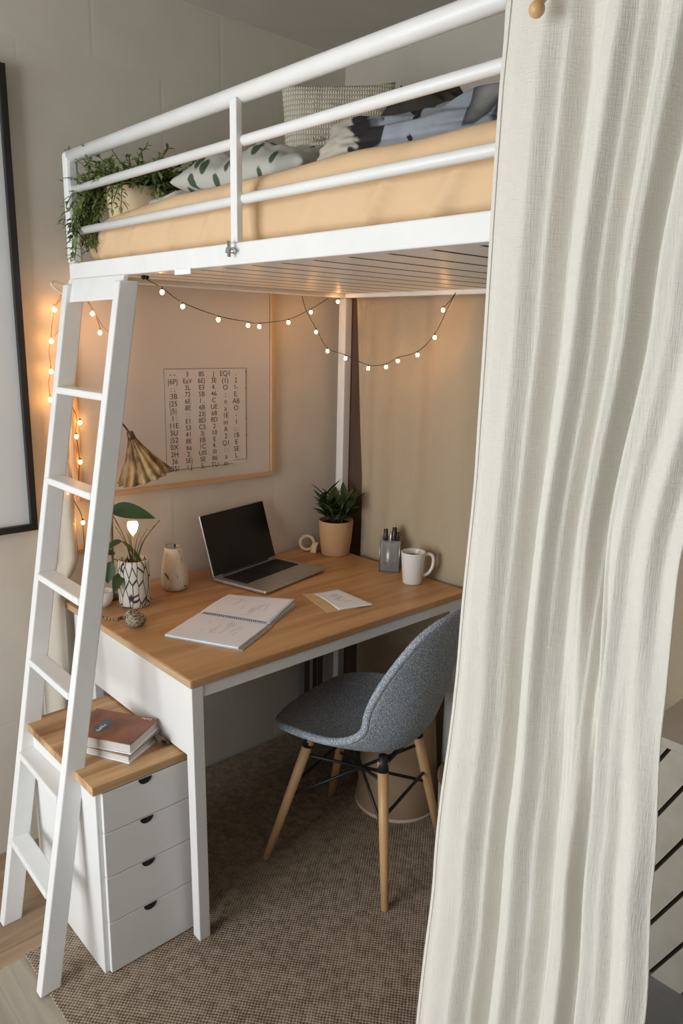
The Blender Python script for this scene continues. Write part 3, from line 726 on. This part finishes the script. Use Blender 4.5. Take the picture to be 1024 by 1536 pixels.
# ------------------------------------------------------------------ ivory curtain in front
GT = [(0,0),(.02,.010),(.09,.019),(.17,.018),(.24,.004),(.30,-.020),(.345,-.016),(.395,.017),(.425,.019),(.47,.002),(.515,-.014),(.54,-.006),(.577,.014),(.60,.012),(.645,-.016),(.672,-.036),(.69,-.018),(.715,.022),(.76,.020),(.82,.012),(.88,.018),(.94,.004),(1,.012)]
GT2 = [(0,0),(.02,.010),(.10,.022),(.19,.018),(.26,.002),(.316,-.022),(.35,-.018),(.395,.016),(.43,.018),(.49,.002),(.556,-.016),(.59,-.008),(.635,.012),(.66,.012),(.70,-.010),(.728,-.038),(.745,-.016),(.768,.024),(.82,.020),(.87,.012),(.93,.020),(1,.008)]
def curtain(u, v):
    z = 1.872 - (1.872-.03)*v
    y0 = interp([(0,.583),(.28,.582),(.42,.591),(.61,.612),(.78,.630),(1,.655)], v)
    y1 = interp([(0,.235),(.18,.275),(.33,.311),(.42,.308),(.52,.297),(.62,.285),(1,.255)], v)
    k = max(0, min(1, (v-.25)/.32)); k = k*k*(3-2*k)
    g = (interp(GT, u)*(1-k)+interp(GT2, u)*k)*(1.08+.30*v)
    top = max(0, 1-v/.05); g *= 1-.5*top
    wr = .0012*NZ.noise(V((u*9, v*14, 2.0))) + .0022*NZ.noise(V((u*6, v*6, 5.0)))*v + .0030*NZ.noise(V((u*14+v*9, v*16, 9.0)))*max(0, v-.25)
    y = y0 + (y1-y0)*u
    return V((.775 - g - wr, y, z))
cu = thing('curtain', 'long ivory linen curtain hanging from wooden rings in front of the bed end', 'curtain', (.768,.42,.03))
obj('cloth', MB().grid(curtain, 220, 190), m_curtain, cu, solid=.0016)
hem = MB().grid(lambda u, v: curtain(u*.035, v) + V((-.0022, 0, 0)), 8, 150); 
obj('hem', hem, m_curtain, cu, solid=.001)
for y in (.565,.505,.435,.365,.295,.235):
    yy = [V((.768+.017*math.cos(t), y, 1.893+.017*math.sin(t))) for t in [2*PI*k/20 for k in range(20)]]
    obj('curtain_ring', MB().tube(yy, .0035, 8, closed=True), m_oakring, cu)
for y, z in ((.515,1.832),(.444,1.838),(.372,1.842)):
    obj('wooden_bead', MB().ball((.735,y,z), .0085, 16, 10).tube([(.735,y,z),(.752,y+.002,z+.016)], .003, 8), m_oakring, cu)
rod = thing('curtain_rod', 'wooden curtain rod hung from the ceiling over the ivory curtain', 'curtain rod', (.768,.2,1.905))
obj('pole', MB().tube([(.768,-.45,1.905),(.768,.62,1.905)], .011, 16), m_oakring, rod)
for y in (-.4,.585): obj('hanger', MB().tube([(.768,y,1.91),(.768,y,ZC)], .003, 8), m_steel, rod)

# ------------------------------------------------------------------ string lights
random.seed(5)
bulb_me = None
def string_lights(label, wires, bulbs, wire_m, r=.0052, wr=.0011, extra=None):
    global bulb_me
    p0 = V(bulbs[0]); t = thing('string_lights', label, 'string lights', p0, 'warm string lights around the bed')
    w = MB()
    for path in wires: w.tube(smooth_path(path, 6), wr, 6)
    obj('wire', w, wire_m, t)
    for b in bulbs:
        if bulb_me is None:
            o = obj('bulb', MB().ball(b, r, 10, 6, (1,1,1.15)), m_bulb, t, loc=b); bulb_me = o.data
        else:
            o = bpy.data.objects.new('bulb', bulb_me); COL.objects.link(o); o.parent = t; o.location = V(b)-p0
    so = MB()
    for b in bulbs: so.tube([V(b)+V((0,0,r*.9)), V(b)+V((0,0,r*.9+.006))], .0024, 8)
    if extra: extra(t)
    for b in bulbs:
        obj('socket', MB().tube([V(b)+V((0,0,r*.95)), V(b)+V((0,0,r*.95+.006))], .0024, 8), wire_m, t)
    return t
dn = V((0,0,-.010))
d_pts = [(.903,1.671,1.622),(.966,1.699,1.604),(1.042,1.732,1.574),(1.186,1.790,1.546),(1.324,1.845,1.534),(1.383,1.870,1.532),(1.537,1.925,1.548),(1.660,1.962,1.584),(1.74,1.968,1.622)]
def hook(t): obj('hook', MB().ball((.903,1.671,1.624), .006, 10, 6).ball((.915,1.676,1.624), .005, 10, 6), m_black, t)
string_lights('string lights swagged under the bed in front of the board', [d_pts],
    [V(p)+dn for p in (d_pts[1], d_pts[2], d_pts[3], d_pts[4], d_pts[5], d_pts[6], d_pts[7])], m_cord, extra=hook)
e_pts = [(1.612,1.95,1.622),(1.618,1.935,1.577),(1.630,1.899,1.521),(1.643,1.857,1.462),(1.662,1.792,1.442),(1.685,1.712,1.414),(1.703,1.652,1.420),(1.714,1.614,1.440),(1.733,1.552,1.460),(1.748,1.501,1.512),(1.760,1.465,1.590),(1.766,1.445,1.628)]
string_lights('string lights swagged in front of the beige wall curtain', [e_pts, [(1.752,1.478,1.585),(1.760,1.46,1.606),(1.766,1.446,1.628)]],
    [V(p)+dn for p in (e_pts[2], e_pts[3], e_pts[4], e_pts[5], e_pts[6], e_pts[7], e_pts[8], e_pts[9])]+[V((1.752,1.478,1.580)), V((1.775,1.958,1.612))], m_cord)
a_b = [(.842,2.045,1.552),(.828,2.045,1.470),(.822,2.045,1.390),(.815,2.045,1.315)]
def tie(t): 
    obj('twine_loop', MB().tube(smooth_path([(.845,1.995,1.590),(.825,2.01,1.612),(.835,2.02,1.622),(.86,2.012,1.612),(.862,2.0,1.59)], 6), .003, 8), m_twine, t)
string_lights('string lights hanging down the wall on the outer side of the ladder',
    [[(.85,2.0,1.600),(.842,2.03,1.567),(.836,2.05,1.52),(.828,2.045,1.482),(.824,2.055,1.44),(.822,2.045,1.402),(.817,2.055,1.36),(.815,2.045,1.327),(.82,2.055,1.26)], [(.86,1.995,1.60),(.845,2.04,1.565)], [(.862,2.0,1.53),(.83,2.04,1.48)]],
    a_b, m_copper, r=.009, extra=tie)
b_b = [(.918,1.984,1.544),(.933,1.976,1.495),(.957,1.964,1.482),(.966,1.961,1.445)]
string_lights('string lights slanting down behind the top of the ladder',
    [[(.905,1.985,1.575),(.92,1.982,1.553),(.935,1.976,1.506)], [(.908,1.985,1.575),(.940,1.97,1.51),(.957,1.964,1.492),(.968,1.961,1.455),(1.0,1.955,1.41)]],
    b_b, m_copper)
c_b = [(.868,2.040,1.300),(.892,2.040,1.250),(.879,2.040,1.212),(.886,2.040,1.140),(.845,2.045,1.055),(.884,2.040,.965)]
string_lights('string lights trailing down the wall between the ladder stiles',
    [[(.862,2.05,1.44),(.866,2.048,1.38),(.868,2.045,1.315),(.885,2.045,1.265),(.88,2.045,1.222),(.886,2.045,1.152),(.878,2.045,1.08),(.862,2.045,1.04),(.878,2.045,1.0),(.884,2.045,.975),(.886,2.045,.91),(.885,2.045,.86)]],
    c_b, m_cord)

# ------------------------------------------------------------------ things on the desk
DT = DZ+.0005
# laptop
lp = thing('laptop', 'open silver laptop with a black screen on the desk', 'laptop', (1.42,1.885,DT))
la = math.radians(13); rm = rotz(la); lc = V((1.423,1.868,DT))
LW, LD = .305, .215
def L(x, y, z): return lc + rm @ V((x, y, z))
base = MB().box(L(0,0,.0075), (LW,LD,.011), rm); obj('base', base, m_alu, lp, bevel=.004)
ft = MB()
obj('keyboard', MB().box(L(0,.035,.0134), (.262,.100,.0008), rm), m_black, lp)
kb = MB()
for r_ in range(5):
    for c_ in range(13): kb.box(L(-.120+c_*.020, -.004+r_*.0192, .0144), (.0165,.0155,.0012), rm)
obj('keys', kb, m_black, lp)
obj('trackpad', MB().box(L(0,-.062,.01325), (.105,.064,.0006), rm), m_alu, lp, bevel=.0002)
for x in (-.13,.13):
    for y in (-.09,.09): obj('rubber_foot', MB().box(L(x,y,.001), (.02,.008,.002), rm), m_black, lp)
tilt = math.radians(17)
Rl = rm @ M.Rotation(-tilt, 3, 'X')
hinge = L(0, LD/2-.004, .013)
lid = MB().box(hinge + Rl @ V((0,.0025,.101)), (LW,.006,.200), Rl); ldo = obj('lid', lid, m_alu, lp, bevel=.002)
obj('screen', MB().box(hinge + Rl @ V((0,-.0010,.101)), (LW-.006,.0012,.194), Rl), m_screen, ldo)
obj('hinge', MB().tube([L(-.11,LD/2-.004,.013), L(.11,LD/2-.004,.013)], .0045, 10), m_black, lp)

# spiral notebook
nb = thing('notebook', 'open spiral notebook with white handwritten pages on the desk', 'notebook', (1.1,1.62,DT))
na = math.radians(27); rn = rotz(na); nc = V((1.112,1.625,DT))
def NB(x, y, z): return nc + rn @ V((x, y, z))
PW, PD = .168, .212
obj('cover', MB().box(NB(-.088,-.008,.0012), (PW+.008,PD+.012,.002), rn), m_alu, nb)
obj('cover', MB().box(NB(.088,-.004,.0012), (PW+.006,PD+.008,.002), rn), m_alu, nb)
def page(x0, x1, lift, tipdrop):
    def f(u, v):
        x = x0+(x1-x0)*u; y = (v-.5)*PD
        z = .0035 + lift*math.sin(PI*min(1, u*.5+.5))*(.4+.6*u) 
        return NB(x, y, z)
    return f
pg1 = MB(); pg1.box(NB(-.088,0,.0042), (PW,PD,.004), rn); obj('page_stack', pg1, m_paper, nb)
def pg(u, v):
    return NB(.004+PW*u, (v-.5)*PD, .0055 + .016*u*u*max(0, .9-v) + .003*math.sin(PI*u))
obj('page_stack', MB().box(NB(.088,0,.0040), (PW,PD,.0032), rn), m_paper, nb)
obj('lifted_page', MB().grid(pg, 16, 16), m_paper, nb, solid=.0006)
spb = MB()
obj('spiral_binding', MB().tube([NB(.0045*math.cos(t*2*PI)*1.2, -PD/2+.008+t*(PD-.016)/30, .0052+.0042*math.sin(t*2*PI)) for t in [k/8 for k in range(241)]], .0009, 5), m_black, nb)
wr = MB(); random.seed(3)
def scribble(x0, y0, n, wlen, zf):
    for i in range(n):
        x, y = x0+random.uniform(-.045,.045), y0+random.uniform(-.06,.06)
        pts = [NB(x+k*.004, y+random.uniform(-.003,.003), zf(x+k*.004, y)) for k in range(random.randint(4, wlen))]
        wr.tube(pts, .0004, 4)
scribble(-.095, 0, 16, 12, lambda x, y: .0063)
obj('handwriting', wr, m_inkgrey, nb)
wr = MB()
def zpg(x, y):
    u = (x-.004)/PW; v = y/PD+.5; return .0060 + .016*u*u*max(0, .9-v) + .003*math.sin(PI*max(0, min(1, u)))
scribble(.07, 0, 14, 12, zpg)
wr.tube([NB(.13+.0*k, .04+k*.006, zpg(.13, .04+k*.006)) for k in range(8)], .0004, 4)
obj('handwriting', wr, m_inkgrey, nb)

# envelope with a sheet on it
tag(obj('envelope', MB().prism([(1.392,1.668,DT),(1.349,1.503,DT),(1.440,1.480,DT),(1.470,1.634,DT)], (0,0,.0018)), m_manila),
    'tan paper envelope lying under a white note on the desk', 'envelope')
pt = MB()
def sheet(u, v):
    A = V((1.415,1.645,0)); B = V((1.382,1.497,0)); C = V((1.492,1.462,0)); D = V((1.494,1.622,0))
    p = (A*(1-u)+D*u)*(1-v)+(B*(1-u)+C*u)*v
    p.z = DT+.0032+.006*math.sin(PI*v)*(1-u)*.6+.004*u*(1-v); return p
nt_ = thing('note_sheet', 'creased white sheet of notes lying on the tan envelope', 'paper', (1.44,1.55,DT+.003))
obj('sheet', MB().grid(sheet, 14, 14), m_paper, nt_, solid=.0006)
wr = MB()
for i in range(9):
    u0, v0 = random.uniform(.2,.45), random.uniform(.2,.75)
    wr.tube([sheet(u0+k*.035, v0+random.uniform(-.015,.015))+V((0,0,.0007)) for k in range(8)], .0005, 4)
obj('handwriting', wr, m_inkgrey, nt_)

# mug
mc = V((1.738,1.538,DT))
mg = thing('mug', 'white ceramic mug of black coffee near the desk edge', 'mug', mc)
obj('cup', MB().lathe(mc, [(0,0),(.029,0),(.031,.004),(.0385,.100),(.0390,.1025),(.0372,.1028),(.0360,.100),(.030,.012),(0,.010)], 40), m_mug, mg)
obj('coffee', MB().disc(mc+V((0,0,.086)), .0352, 32), m_coffee, mg)
hd = V((.80,-.60,0)).normalized()
hp_ = [mc + hd*a + V((0,0,z)) for a, z in ((.0370,.090),(.050,.094),(.062,.088),(.066,.070),(.062,.048),(.050,.030),(.0335,.022))]
obj('handle', MB().tube(smooth_path(hp_, 6), .0052, 12), m_mug, mg)

# pencil cup and pens
kc = V((1.782,1.680,DT))
kb_ = thing('pencil_cup', 'square clear grey pencil cup beside the white mug', 'pencil cup', kc)
def sq(r, z0, z1, t):
    m = MB(); ra = rotz(math.radians(40))
    for k in range(4):
        rr = rotz(math.radians(40)+k*PI/2); m.box(kc + rr @ V((r-t/2, 0, (z0+z1)/2)), (t, 2*r-(2*t+.0004 if k % 2 else 0), z1-z0), rr)
    return m
obj('wall', sq(.032, .004, .108, .0022), m_clear, kb_)['label'] = 'clear ribbed sides'
obj('base', MB().box(kc+V((0,0,.002)), (.064,.064,.004), rotz(math.radians(40))), m_greymetal, kb_)
for k in range(4):
    rr = rotz(math.radians(40)+k*PI/2)
    obj('corner_rod', MB().tube([kc + rr @ V((.0325,.0325,.0)), kc + rr @ V((.0325,.0325,.108))], .0017, 8), m_steel, kb_)
obj('liner', MB().lathe(kc+V((0,0,.030)), [(.024,0),(.0255,.068),(.0245,.068),(.0235,.0)], 20), m_steel, kb_)
for i, (dx, dy, tx, ty, h, m, r, lab) in enumerate(((-.010,.010,-.012,.012,.142,m_penbrown,.0082,'dark brown pen standing at the plant side of the pencil cup'),
        (-.004,.004,.006,.004,.128,m_steel,.0042,'steel pen between the dark pens in the pencil cup'),
        (.010,-.004,.014,-.004,.146,m_penbrown,.0092,'thick dark pen with pale tip on the mug side of the pencil cup'),
        (.012,-.012,.018,-.016,.132,m_black,.0050,'short black pen lowest among those on the mug side of the cup'))):
    b0 = kc + V((dx,dy,.0055)); b1 = kc + V((tx,ty,h)); d = (b1-b0)
    p = thing('pen', lab, 'pen', b0, 'pens in the pencil cup')
    obj('barrel', MB().tube([b0, b0+d*.12, b0+d*.8, b1-d.normalized()*.002, b1], [r*.5, r, r, r*.8, r*.5], 12), m, p)
    obj('pen_tip', MB().ball(b1, r*.42, 8, 6), m_steel, p)

# potted plant
ppc = V((1.766,1.935,DT))
pp = thing('potted_plant', 'dark green leafy plant in a terracotta pot in the desk corner', 'plant', ppc)
obj('pot', MB().lathe(ppc, [(0,0),(.047,0),(.050,.004),(.057,.060),(.0615,.122),(.0615,.126),(.057,.126),(.054,.112),(0,.110)], 40), m_terracotta, pp)
obj('soil', MB().disc(ppc+V((0,0,.1135)), .054, 28), m_soil, pp)
random.seed(21); lf = MB(); stm = MB()
for k in range(13):
    a = 2*PI*k/13 + random.uniform(-.25,.25); r = random.uniform(.0,.022); out = random.uniform(.15,.95)
    s0 = ppc + V((math.cos(a)*r, math.sin(a)*r, .112)); h = random.uniform(.06,.13)*(1.1-out*.5)
    s1 = s0 + V((math.cos(a)*out*h*.9, math.sin(a)*out*h*.9, h)); stm.tube([s0, s0.lerp(s1,.5)+V((0,0,.004)), s1], .0024, 6)
    nl = 7
    for j in range(nl):
        t = .3+.7*j/(nl-1); p = s0.lerp(s1, t); b = a + j*2.4
        upv = .25+.75*t
        leaf(lf, p, V((math.cos(b), math.sin(b), upv)), random.uniform(.055,.085), random.uniform(.024,.033), droop=random.uniform(-.05,.2), n=6)
obj('foliage', lf, m_leafdark, pp); obj('stem', stm, m_stem, pp)

# ring of wooden tape / holder
tr = V((1.712,2.030,DT))
rt = frame((.75,-.55,.35), (0.1,0.2,1))
tp_ = MB()
for r0, w in ((.026,.014),):
    ring = []
    tp_.grid(lambda u, v: tr + V((0,0,.0315)) + rt @ V(((.021+.010*(1 if .25 < v < .75 else 0)*1.0)*math.cos(2*PI*u), (.021+.010*(1 if .25 < v < .75 else 0))*math.sin(2*PI*u), (0.010 if (v < .25 or .5 <= v < .75) else -.010)*1)), 40, 4, True)
tp_ = MB(); cen = tr+V((0,0,.030))
prof = [(.020,-.011),(.029,-.011),(.029,.011),(.020,.011),(.020,-.011)]
tp_.lathe(cen, prof, 40, rt)
tag(obj('wooden_ring', tp_, m_tanpot, smooth=False), 'tan wooden ring standing on edge beside the terracotta pot', 'ring')
tag(obj('paper_loop', MB().grid(lambda u, v: V((1.728,1.995,DT+.0005)) + rotz(.3) @ V((.022*math.cos(PI*u), (v-.5)*.022, .034*math.sin(PI*u))), 20, 3), m_tanpot, solid=.003),
    'bent tan strip between the wooden ring and the terracotta pot', 'strip')

# ceramic vases
vc = V((.966,1.905,DT))
vp = thing('vase_plant', 'black-lined white ceramic vase holding thin green stems by the ladder', 'plant', vc)
obj('vase', MB().lathe(vc, [(0,0),(.040,0),(.044,.006),(.045,.05),(.043,.125),(.041,.136),(.037,.136),(.038,.120),(.036,.1),(0,.098)], 36), m_barkvase, vp)
obj('soil', MB().disc(vc+V((0,0,.118)), .037, 24), m_soil, vp)
stm = MB(); random.seed(4)
s0 = vc+V((0,0,.115))
tips = [(-.03,.04,.13),(.028,-.03,.11),(.045,-.045,.12),(.02,.0,.10),(-.045,.01,.12),(.06,-.05,.135),(.0,.03,.09),(-.02,-.02,.11)]
for dx, dy, dz in tips:
    s1 = s0+V((dx,dy,dz)); stm.tube(smooth_path([s0+V((dx*.1,dy*.1,0)), s0+V((dx*.4,dy*.4,dz*.55)), s1], 5), .0013, 6)
# one broad leaf arching over the light, the others drooping to the ladder side
def stem_leaf(b, path, d, L_, W_, up, droop):
    if path: stm.tube(smooth_path(path+[b], 6), .0017, 6)
    l = MB(); leaf(l, b, d, L_, W_, up=V(up).normalized(), droop=droop, n=9); obj('leaf', l, m_leafdark, vp)
stem_leaf(vc+V((-.046,.035,.275)), [s0, s0+V((-.02,.012,.09))], V((.78,-.58,.12)), .125, .052, (-.55,-.55,.35), .30)
stem_leaf(vc+V((-.028,.01,.19)), [s0, s0+V((.0,.0,.05))], V((-.9,.4,-.1)), .06, .022, (-.3,-.6,.6), .5)
stem_leaf(vc+V((-.028,.01,.19)), [], V((.55,-.4,-.5)), .085, .014, (-.3,-.6,.6), .5)
stem_leaf(vc+V((-.052,.03,.13)), [s0+V((-.02,0,-.02)), s0+V((-.04,.02,.02))], V((-.2,.1,-1)), .060, .040, (-.6,-.7,.2), .1)
stem_leaf(vc+V((-.04,.03,.15)), [], V((-.7,.4,.35)), .05, .02, (-.3,-.6,.6), .3)
stem_leaf(vc+V((-.038,.00,.10)), [], V((-.55,-.35,-.45)), .055, .034, (-.6,-.7,.4), .3)
obj('stem', stm, m_stem, vp)
# glowing tulip-shaped bulb on a stem
gb = V((.962,1.893,.968))
tl = thing('bulb_pick', 'glowing heart-shaped light on a thin stem in the lined vase', 'light', gb-V((0,0,.10)))
obj('light_head', MB().lathe(gb, [(.001,-.022),(.007,-.016),(.0125,-.004),(.015,.008),(.013,.0155),(.008,.012),(.0,.0095)], 20), m_bigbulb, tl)
obj('pick', MB().tube([gb+V((0,0,-.02)), gb+V((.002,.004,-.105))], .0012, 6), m_copper, tl)
v2 = V((1.125,1.955,DT))
vb = thing('vase', 'scratched white bottle-shaped ceramic vase left of the laptop', 'vase', v2)
obj('body', MB().lathe(v2, [(0,0),(.030,0),(.038,.006),(.0415,.022),(.041,.045),(.036,.085),(.0295,.118),(.0275,.132),(.026,.133),(.0245,.130),(.026,.11),(0,.10)], 36), m_speck, vb)
obj('rim_band', MB().lathe(v2, [(.0255,.131),(.0265,.131),(.0262,.139),(.0250,.139),(.0255,.131)], 30), m_clear, vb)
obj('stick', MB().tube([v2+V((0,0,.105)), v2+V((.004,.0,.140))], .0032, 8), m_black, vb)
# straw ornament with bead chain
oc = V((.888,1.752,DT))
oo = thing('straw_ornament', 'round woven straw ornament with red thread at the desk edge', 'ornament', oc)
obj('ball', MB().ball(oc+V((0,0,.0185)), .0275, 24, 14, (1,1,.67)), m_ornament, oo)
obj('neck', MB().ball(oc+V((.006,.026,.024)), .019, 20, 12, (1,1,.8)), m_ornament, oo)
obj('thread', MB().tube([oc+V((-.009,-.0195,.0245)), oc+V((-.001,-.0205,.0275)), oc+V((.004,-.0185,.030)), oc+V((-.002,-.017,.0325))], .0028, 8), m_red, oo)
ch = MB()
for k in range(13):
    t = k/12; ch.ball(oc+V((.012-.055*t, .048+.05*t+.012*math.sin(t*7), .0042)), .0042, 8, 6)
obj('bead_chain', ch, m_ornament, oo)

# desk lamp with pleated shade
lb = V((.945,1.995,DT))
dl = thing('desk_lamp', 'desk lamp with a pleated straw-coloured shade beside the ladder', 'lamp', lb)
obj('base', MB().lathe(lb, [(0,0),(.026,0),(.0265,.004),(.024,.007),(.006,.010),(0,.0105)], 30), m_shadecap, dl)
apex = V((1.008,1.975,1.218)); axis = V((.27,-.06,-.95)).normalized()
obj('arm', MB().tube(smooth_path([lb+V((0,0,.008)), lb+V((.004,0,.20)), lb+V((.018,-.004,.42)), V((.985,1.99,1.245)), apex+axis*.004], 8), .0032, 10), m_shadecap, dl)
Rx = frame(axis.orthogonal(), axis.cross(axis.orthogonal()))
if (Rx @ V((0,0,1))).dot(axis) < 0: Rx = Rx @ M.Rotation(PI, 3, 'X')
def shade(u, v):
    a = 2*PI*u; r = .011 + .064*v**1.1; r *= 1 + .085*math.sin(a*15)*(.35+.65*v)
    return apex + Rx @ V((r*math.cos(a), r*math.sin(a), .014+.128*v - .010*v*v))
obj('lamp_shade', MB().grid(shade, 208, 12, True), m_shade, dl, solid=.0012)
obj('cap', MB().tube([apex+axis*-.006, apex+axis*.020], [.009,.013], 16), m_shadecap, dl)
# small white cup behind the lined vase
wc = V((.893,1.952,DT))
cp = thing('bowl', 'small white cup half hidden behind the ladder and lined vase', 'cup', wc)
obj('body', MB().lathe(wc, [(0,0),(.018,0),(.026,.020),(.028,.045),(.0265,.045),(.024,.02),(0,.008)], 28), m_mug, cp)

# ------------------------------------------------------------------ chair
F = V((-.29,.957,0)).normalized(); Rr = V((F.y,-F.x,0)); cc = V((1.395,1.415,.008))
ch_ = thing('desk_chair', 'grey-blue tweed shell chair on splayed wooden legs at the desk', 'chair', cc)
def CH(f, r, z): return cc + F*f + Rr*r + V((0,0,z))
# profile from front lip to the top of the back: (forward, height, half width, edge lift, edge forward)
prof = [(.212,.396,.070,.000,-.006),(.213,.412,.100,.002,-.012),(.203,.422,.140,.006,-.020),(.172,.426,.178,.014,-.016),(.11,.424,.206,.028,-.006),(.04,.417,.220,.042,.0),(-.04,.407,.226,.060,.004),
        (-.11,.404,.226,.085,.014),(-.165,.418,.224,.100,.035),(-.200,.455,.222,.085,.062),(-.222,.515,.220,.055,.080),(-.240,.585,.218,.030,.082),(-.258,.660,.212,.012,.072),(-.274,.730,.197,.004,.052),(-.286,.785,.165,-.004,.034),(-.292,.812,.110,-.006,.016)]
def cr(tab, t):
    n = len(tab)-1; x = t*n; i = min(int(x), n-1); s_ = x-i
    P = [tab[max(i-1,0)], tab[i], tab[i+1], tab[min(i+2,n)]]
    return [0.5*((2*b)+(c-a)*s_+(2*a-5*b+4*c-d)*s_*s_+(3*b-a-3*c+d)*s_**3) for a,b,c,d in zip(*P)]
def shell(u, v):
    f, z, hw, el, ef = cr(prof, v); x = 2*u-1; e = abs(x)**2.4
    return CH(f+ef*e, hw*x*(1-.03*e), z+el*e)
shb = MB().grid(shell, 40, 72)
o = obj('seat_shell', shb, m_chair, ch_, solid=.020, sub=1)
# piped rim along the edge
rimp = [shell(0, k/60) for k in range(61)] + [shell(k/20, 1) for k in range(1, 20)] + [shell(1, 1-k/60) for k in range(61)] + [shell(1-k/20, 0) for k in range(1, 20)]
obj('piping', MB().tube(rimp, .0108, 10, closed=True), m_chair, ch_)
tops = []
for sf, sr in ((1,-1),(1,1),(-1,-1),(-1,1)):
    foot = CH(.195*sf, .180*sr, 0.0); topp = CH(.115*sf-.02, .105*sr, .385)
    dvec = (topp-foot).normalized()
    obj('leg', MB().tube([foot, foot.lerp(topp,.5), topp], [.0105,.0135,.0155], 18), m_leg, ch_)
    obj('leg_bracket', MB().tube([foot.lerp(topp,.93), topp+V((0,0,.018))], [.0165,.012], 14), m_black, ch_)
    tops.append((foot, topp))
def at(i, t): return tops[i][0].lerp(tops[i][1], t)
for a, b, ta, tb in ((0,3,.52,.86),(3,0,.52,.86),(1,2,.52,.86),(2,1,.52,.86),(2,3,.62,.62),(0,1,.62,.62)):
    obj('brace', MB().tube([at(a,ta), at(b,tb)], .0048, 10), m_black, ch_)
for a, b in ((2,3),(0,1)): obj('under_frame', MB().tube([at(a,.97), at(b,.97)], .007, 10), m_black, ch_)

# ------------------------------------------------------------------ floor things under the desk
bn = V((1.672,1.505,.008))
bi = thing('waste_bin', 'round tan bin on the carpet behind the chair legs', 'bin', bn)
obj('body', MB().lathe(bn, [(0,0),(.132,0),(.136,.004),(.122,.20),(.110,.36),(.104,.36),(.116,.20),(.127,.012),(0,.010)], 48), m_tan, bi)
obj('base_band', MB().lathe(bn, [(.1365,.0),(.1382,.002),(.1376,.010),(.1358,.011)], 48), m_tan2, bi)
tb = V((1.735,1.285,.008))
tu = thing('storage_tub', 'round cream lidded tub beside the tan bin under the desk', 'tub', tb)
obj('body', MB().lathe(tb, [(0,0),(.070,0),(.074,.004),(.078,.15),(0,.15)], 40), m_tan2, tu)
obj('lid', MB().lathe(tb, [(0,.1505),(.081,.1505),(.082,.156),(.080,.172),(.074,.176),(0,.176)], 40), m_tan, tu)

# planked cupboard at the far right
PXa, PYa, PYb, PH = 1.62, .12, .70, .60
cb = thing('storage_chest', 'whitewashed chest with slanted boards behind the ivory curtain', 'chest', (PXa,.2,0))
obj('carcass', MB().bx(PXa+.012, WR-.002, PYa, PYb, 0, PH), m_gap, cb)
obj('lid', MB().bx(PXa-.004, WR-.002, PYa-.005, PYb+.005, PH, PH+.022), m_plank, cb, bevel=.002)
def clip(poly, nx, nz, c):
    out = []
    for i in range(len(poly)):
        a, b = poly[i], poly[(i+1)%len(poly)]; da, db = nx*a[0]+nz*a[1]-c, nx*b[0]+nz*b[1]-c
        if da <= 0: out.append(a)
        if (da < 0) != (db < 0):
            t = da/(da-db); out.append((a[0]+(b[0]-a[0])*t, a[1]+(b[1]-a[1])*t))
    return out
th = math.atan2(1.95, -1.0); nx, nz = math.sin(th), -math.cos(th)   # boards climb towards the camera
pitch = .160*abs(nz); off = nx*.635+nz*.433
for k in range(-12, 14):
    c0_, c1_ = off+k*pitch+.0045, off+(k+1)*pitch-.0045
    poly = [(PYa,0),(PYb,0),(PYb,PH),(PYa,PH)]
    poly = clip(poly, nx, nz, c1_)
    if len(poly) > 2: poly = clip(poly, -nx, -nz, -c0_)
    if len(poly) > 2: obj('board', MB().prism([(PXa, y, z) for y, z in poly], (.0115,0,0)), m_plank, cb)

# ------------------------------------------------------------------ light
def area(name, loc, size, rot, power, color):
    l = bpy.data.lights.new(name, 'AREA'); l.shape = 'RECTANGLE'; l.size, l.size_y = size; l.energy = power; l.color = color
    o = bpy.data.objects.new(name, l); COL.objects.link(o); o.location = loc; o.rotation_euler = rot; return o
area('window_daylight', (-1.95,1.15,1.22), (1.75,1.60), (0,-PI/2,0), 82, (.93,.97,1.0))
area('window_daylight_rear', (0,-2.25,1.30), (1.75,1.55), (PI/2,0,0), 2.0, (.93,.97,1.0))
w = bpy.data.worlds.new('sky'); S.world = w; w.use_nodes = True
nt = w.node_tree; bg = nt.nodes['Background']; sky = nt.nodes.new('ShaderNodeTexSky'); sky.sky_type = 'NISHITA'; sky.sun_disc = False; sky.sun_elevation = math.radians(35)
nt.links.new(sky.outputs[0], bg.inputs[0]); bg.inputs[1].default_value = 0.05

# ------------------------------------------------------------------ camera
f, pit, yaw, roll = 1135.9, .228259, .74698, .0221354
fw = V((math.sin(yaw)*math.cos(pit), math.cos(yaw)*math.cos(pit), -math.sin(pit)))
up = V((math.sin(yaw)*math.sin(pit), math.cos(yaw)*math.sin(pit), math.cos(pit)))
rt_ = V((math.cos(yaw), -math.sin(yaw), 0))
c, s_ = math.cos(roll), math.sin(roll)
r2 = rt_*c + up*s_; u2 = -rt_*s_ + up*c
cam = bpy.data.cameras.new('camera'); co = bpy.data.objects.new('camera', cam); COL.objects.link(co)
mw = M((r2, u2, -fw)).transposed().to_4x4(); mw.translation = (0,0,1.5); co.matrix_world = mw
cam.sensor_fit = 'VERTICAL'; cam.sensor_height = 36; cam.lens = f/1536*36; cam.clip_start = .05
S.camera = co
S.view_settings.view_transform = 'Standard'; S.view_settings.look = 'None'; S.view_settings.gamma = 1; S.view_settings.use_curve_mapping = False
S.view_settings.exposure = 0.0
S.cycles.use_denoising = True
S.cycles.max_bounces = 10; S.cycles.diffuse_bounces = 6
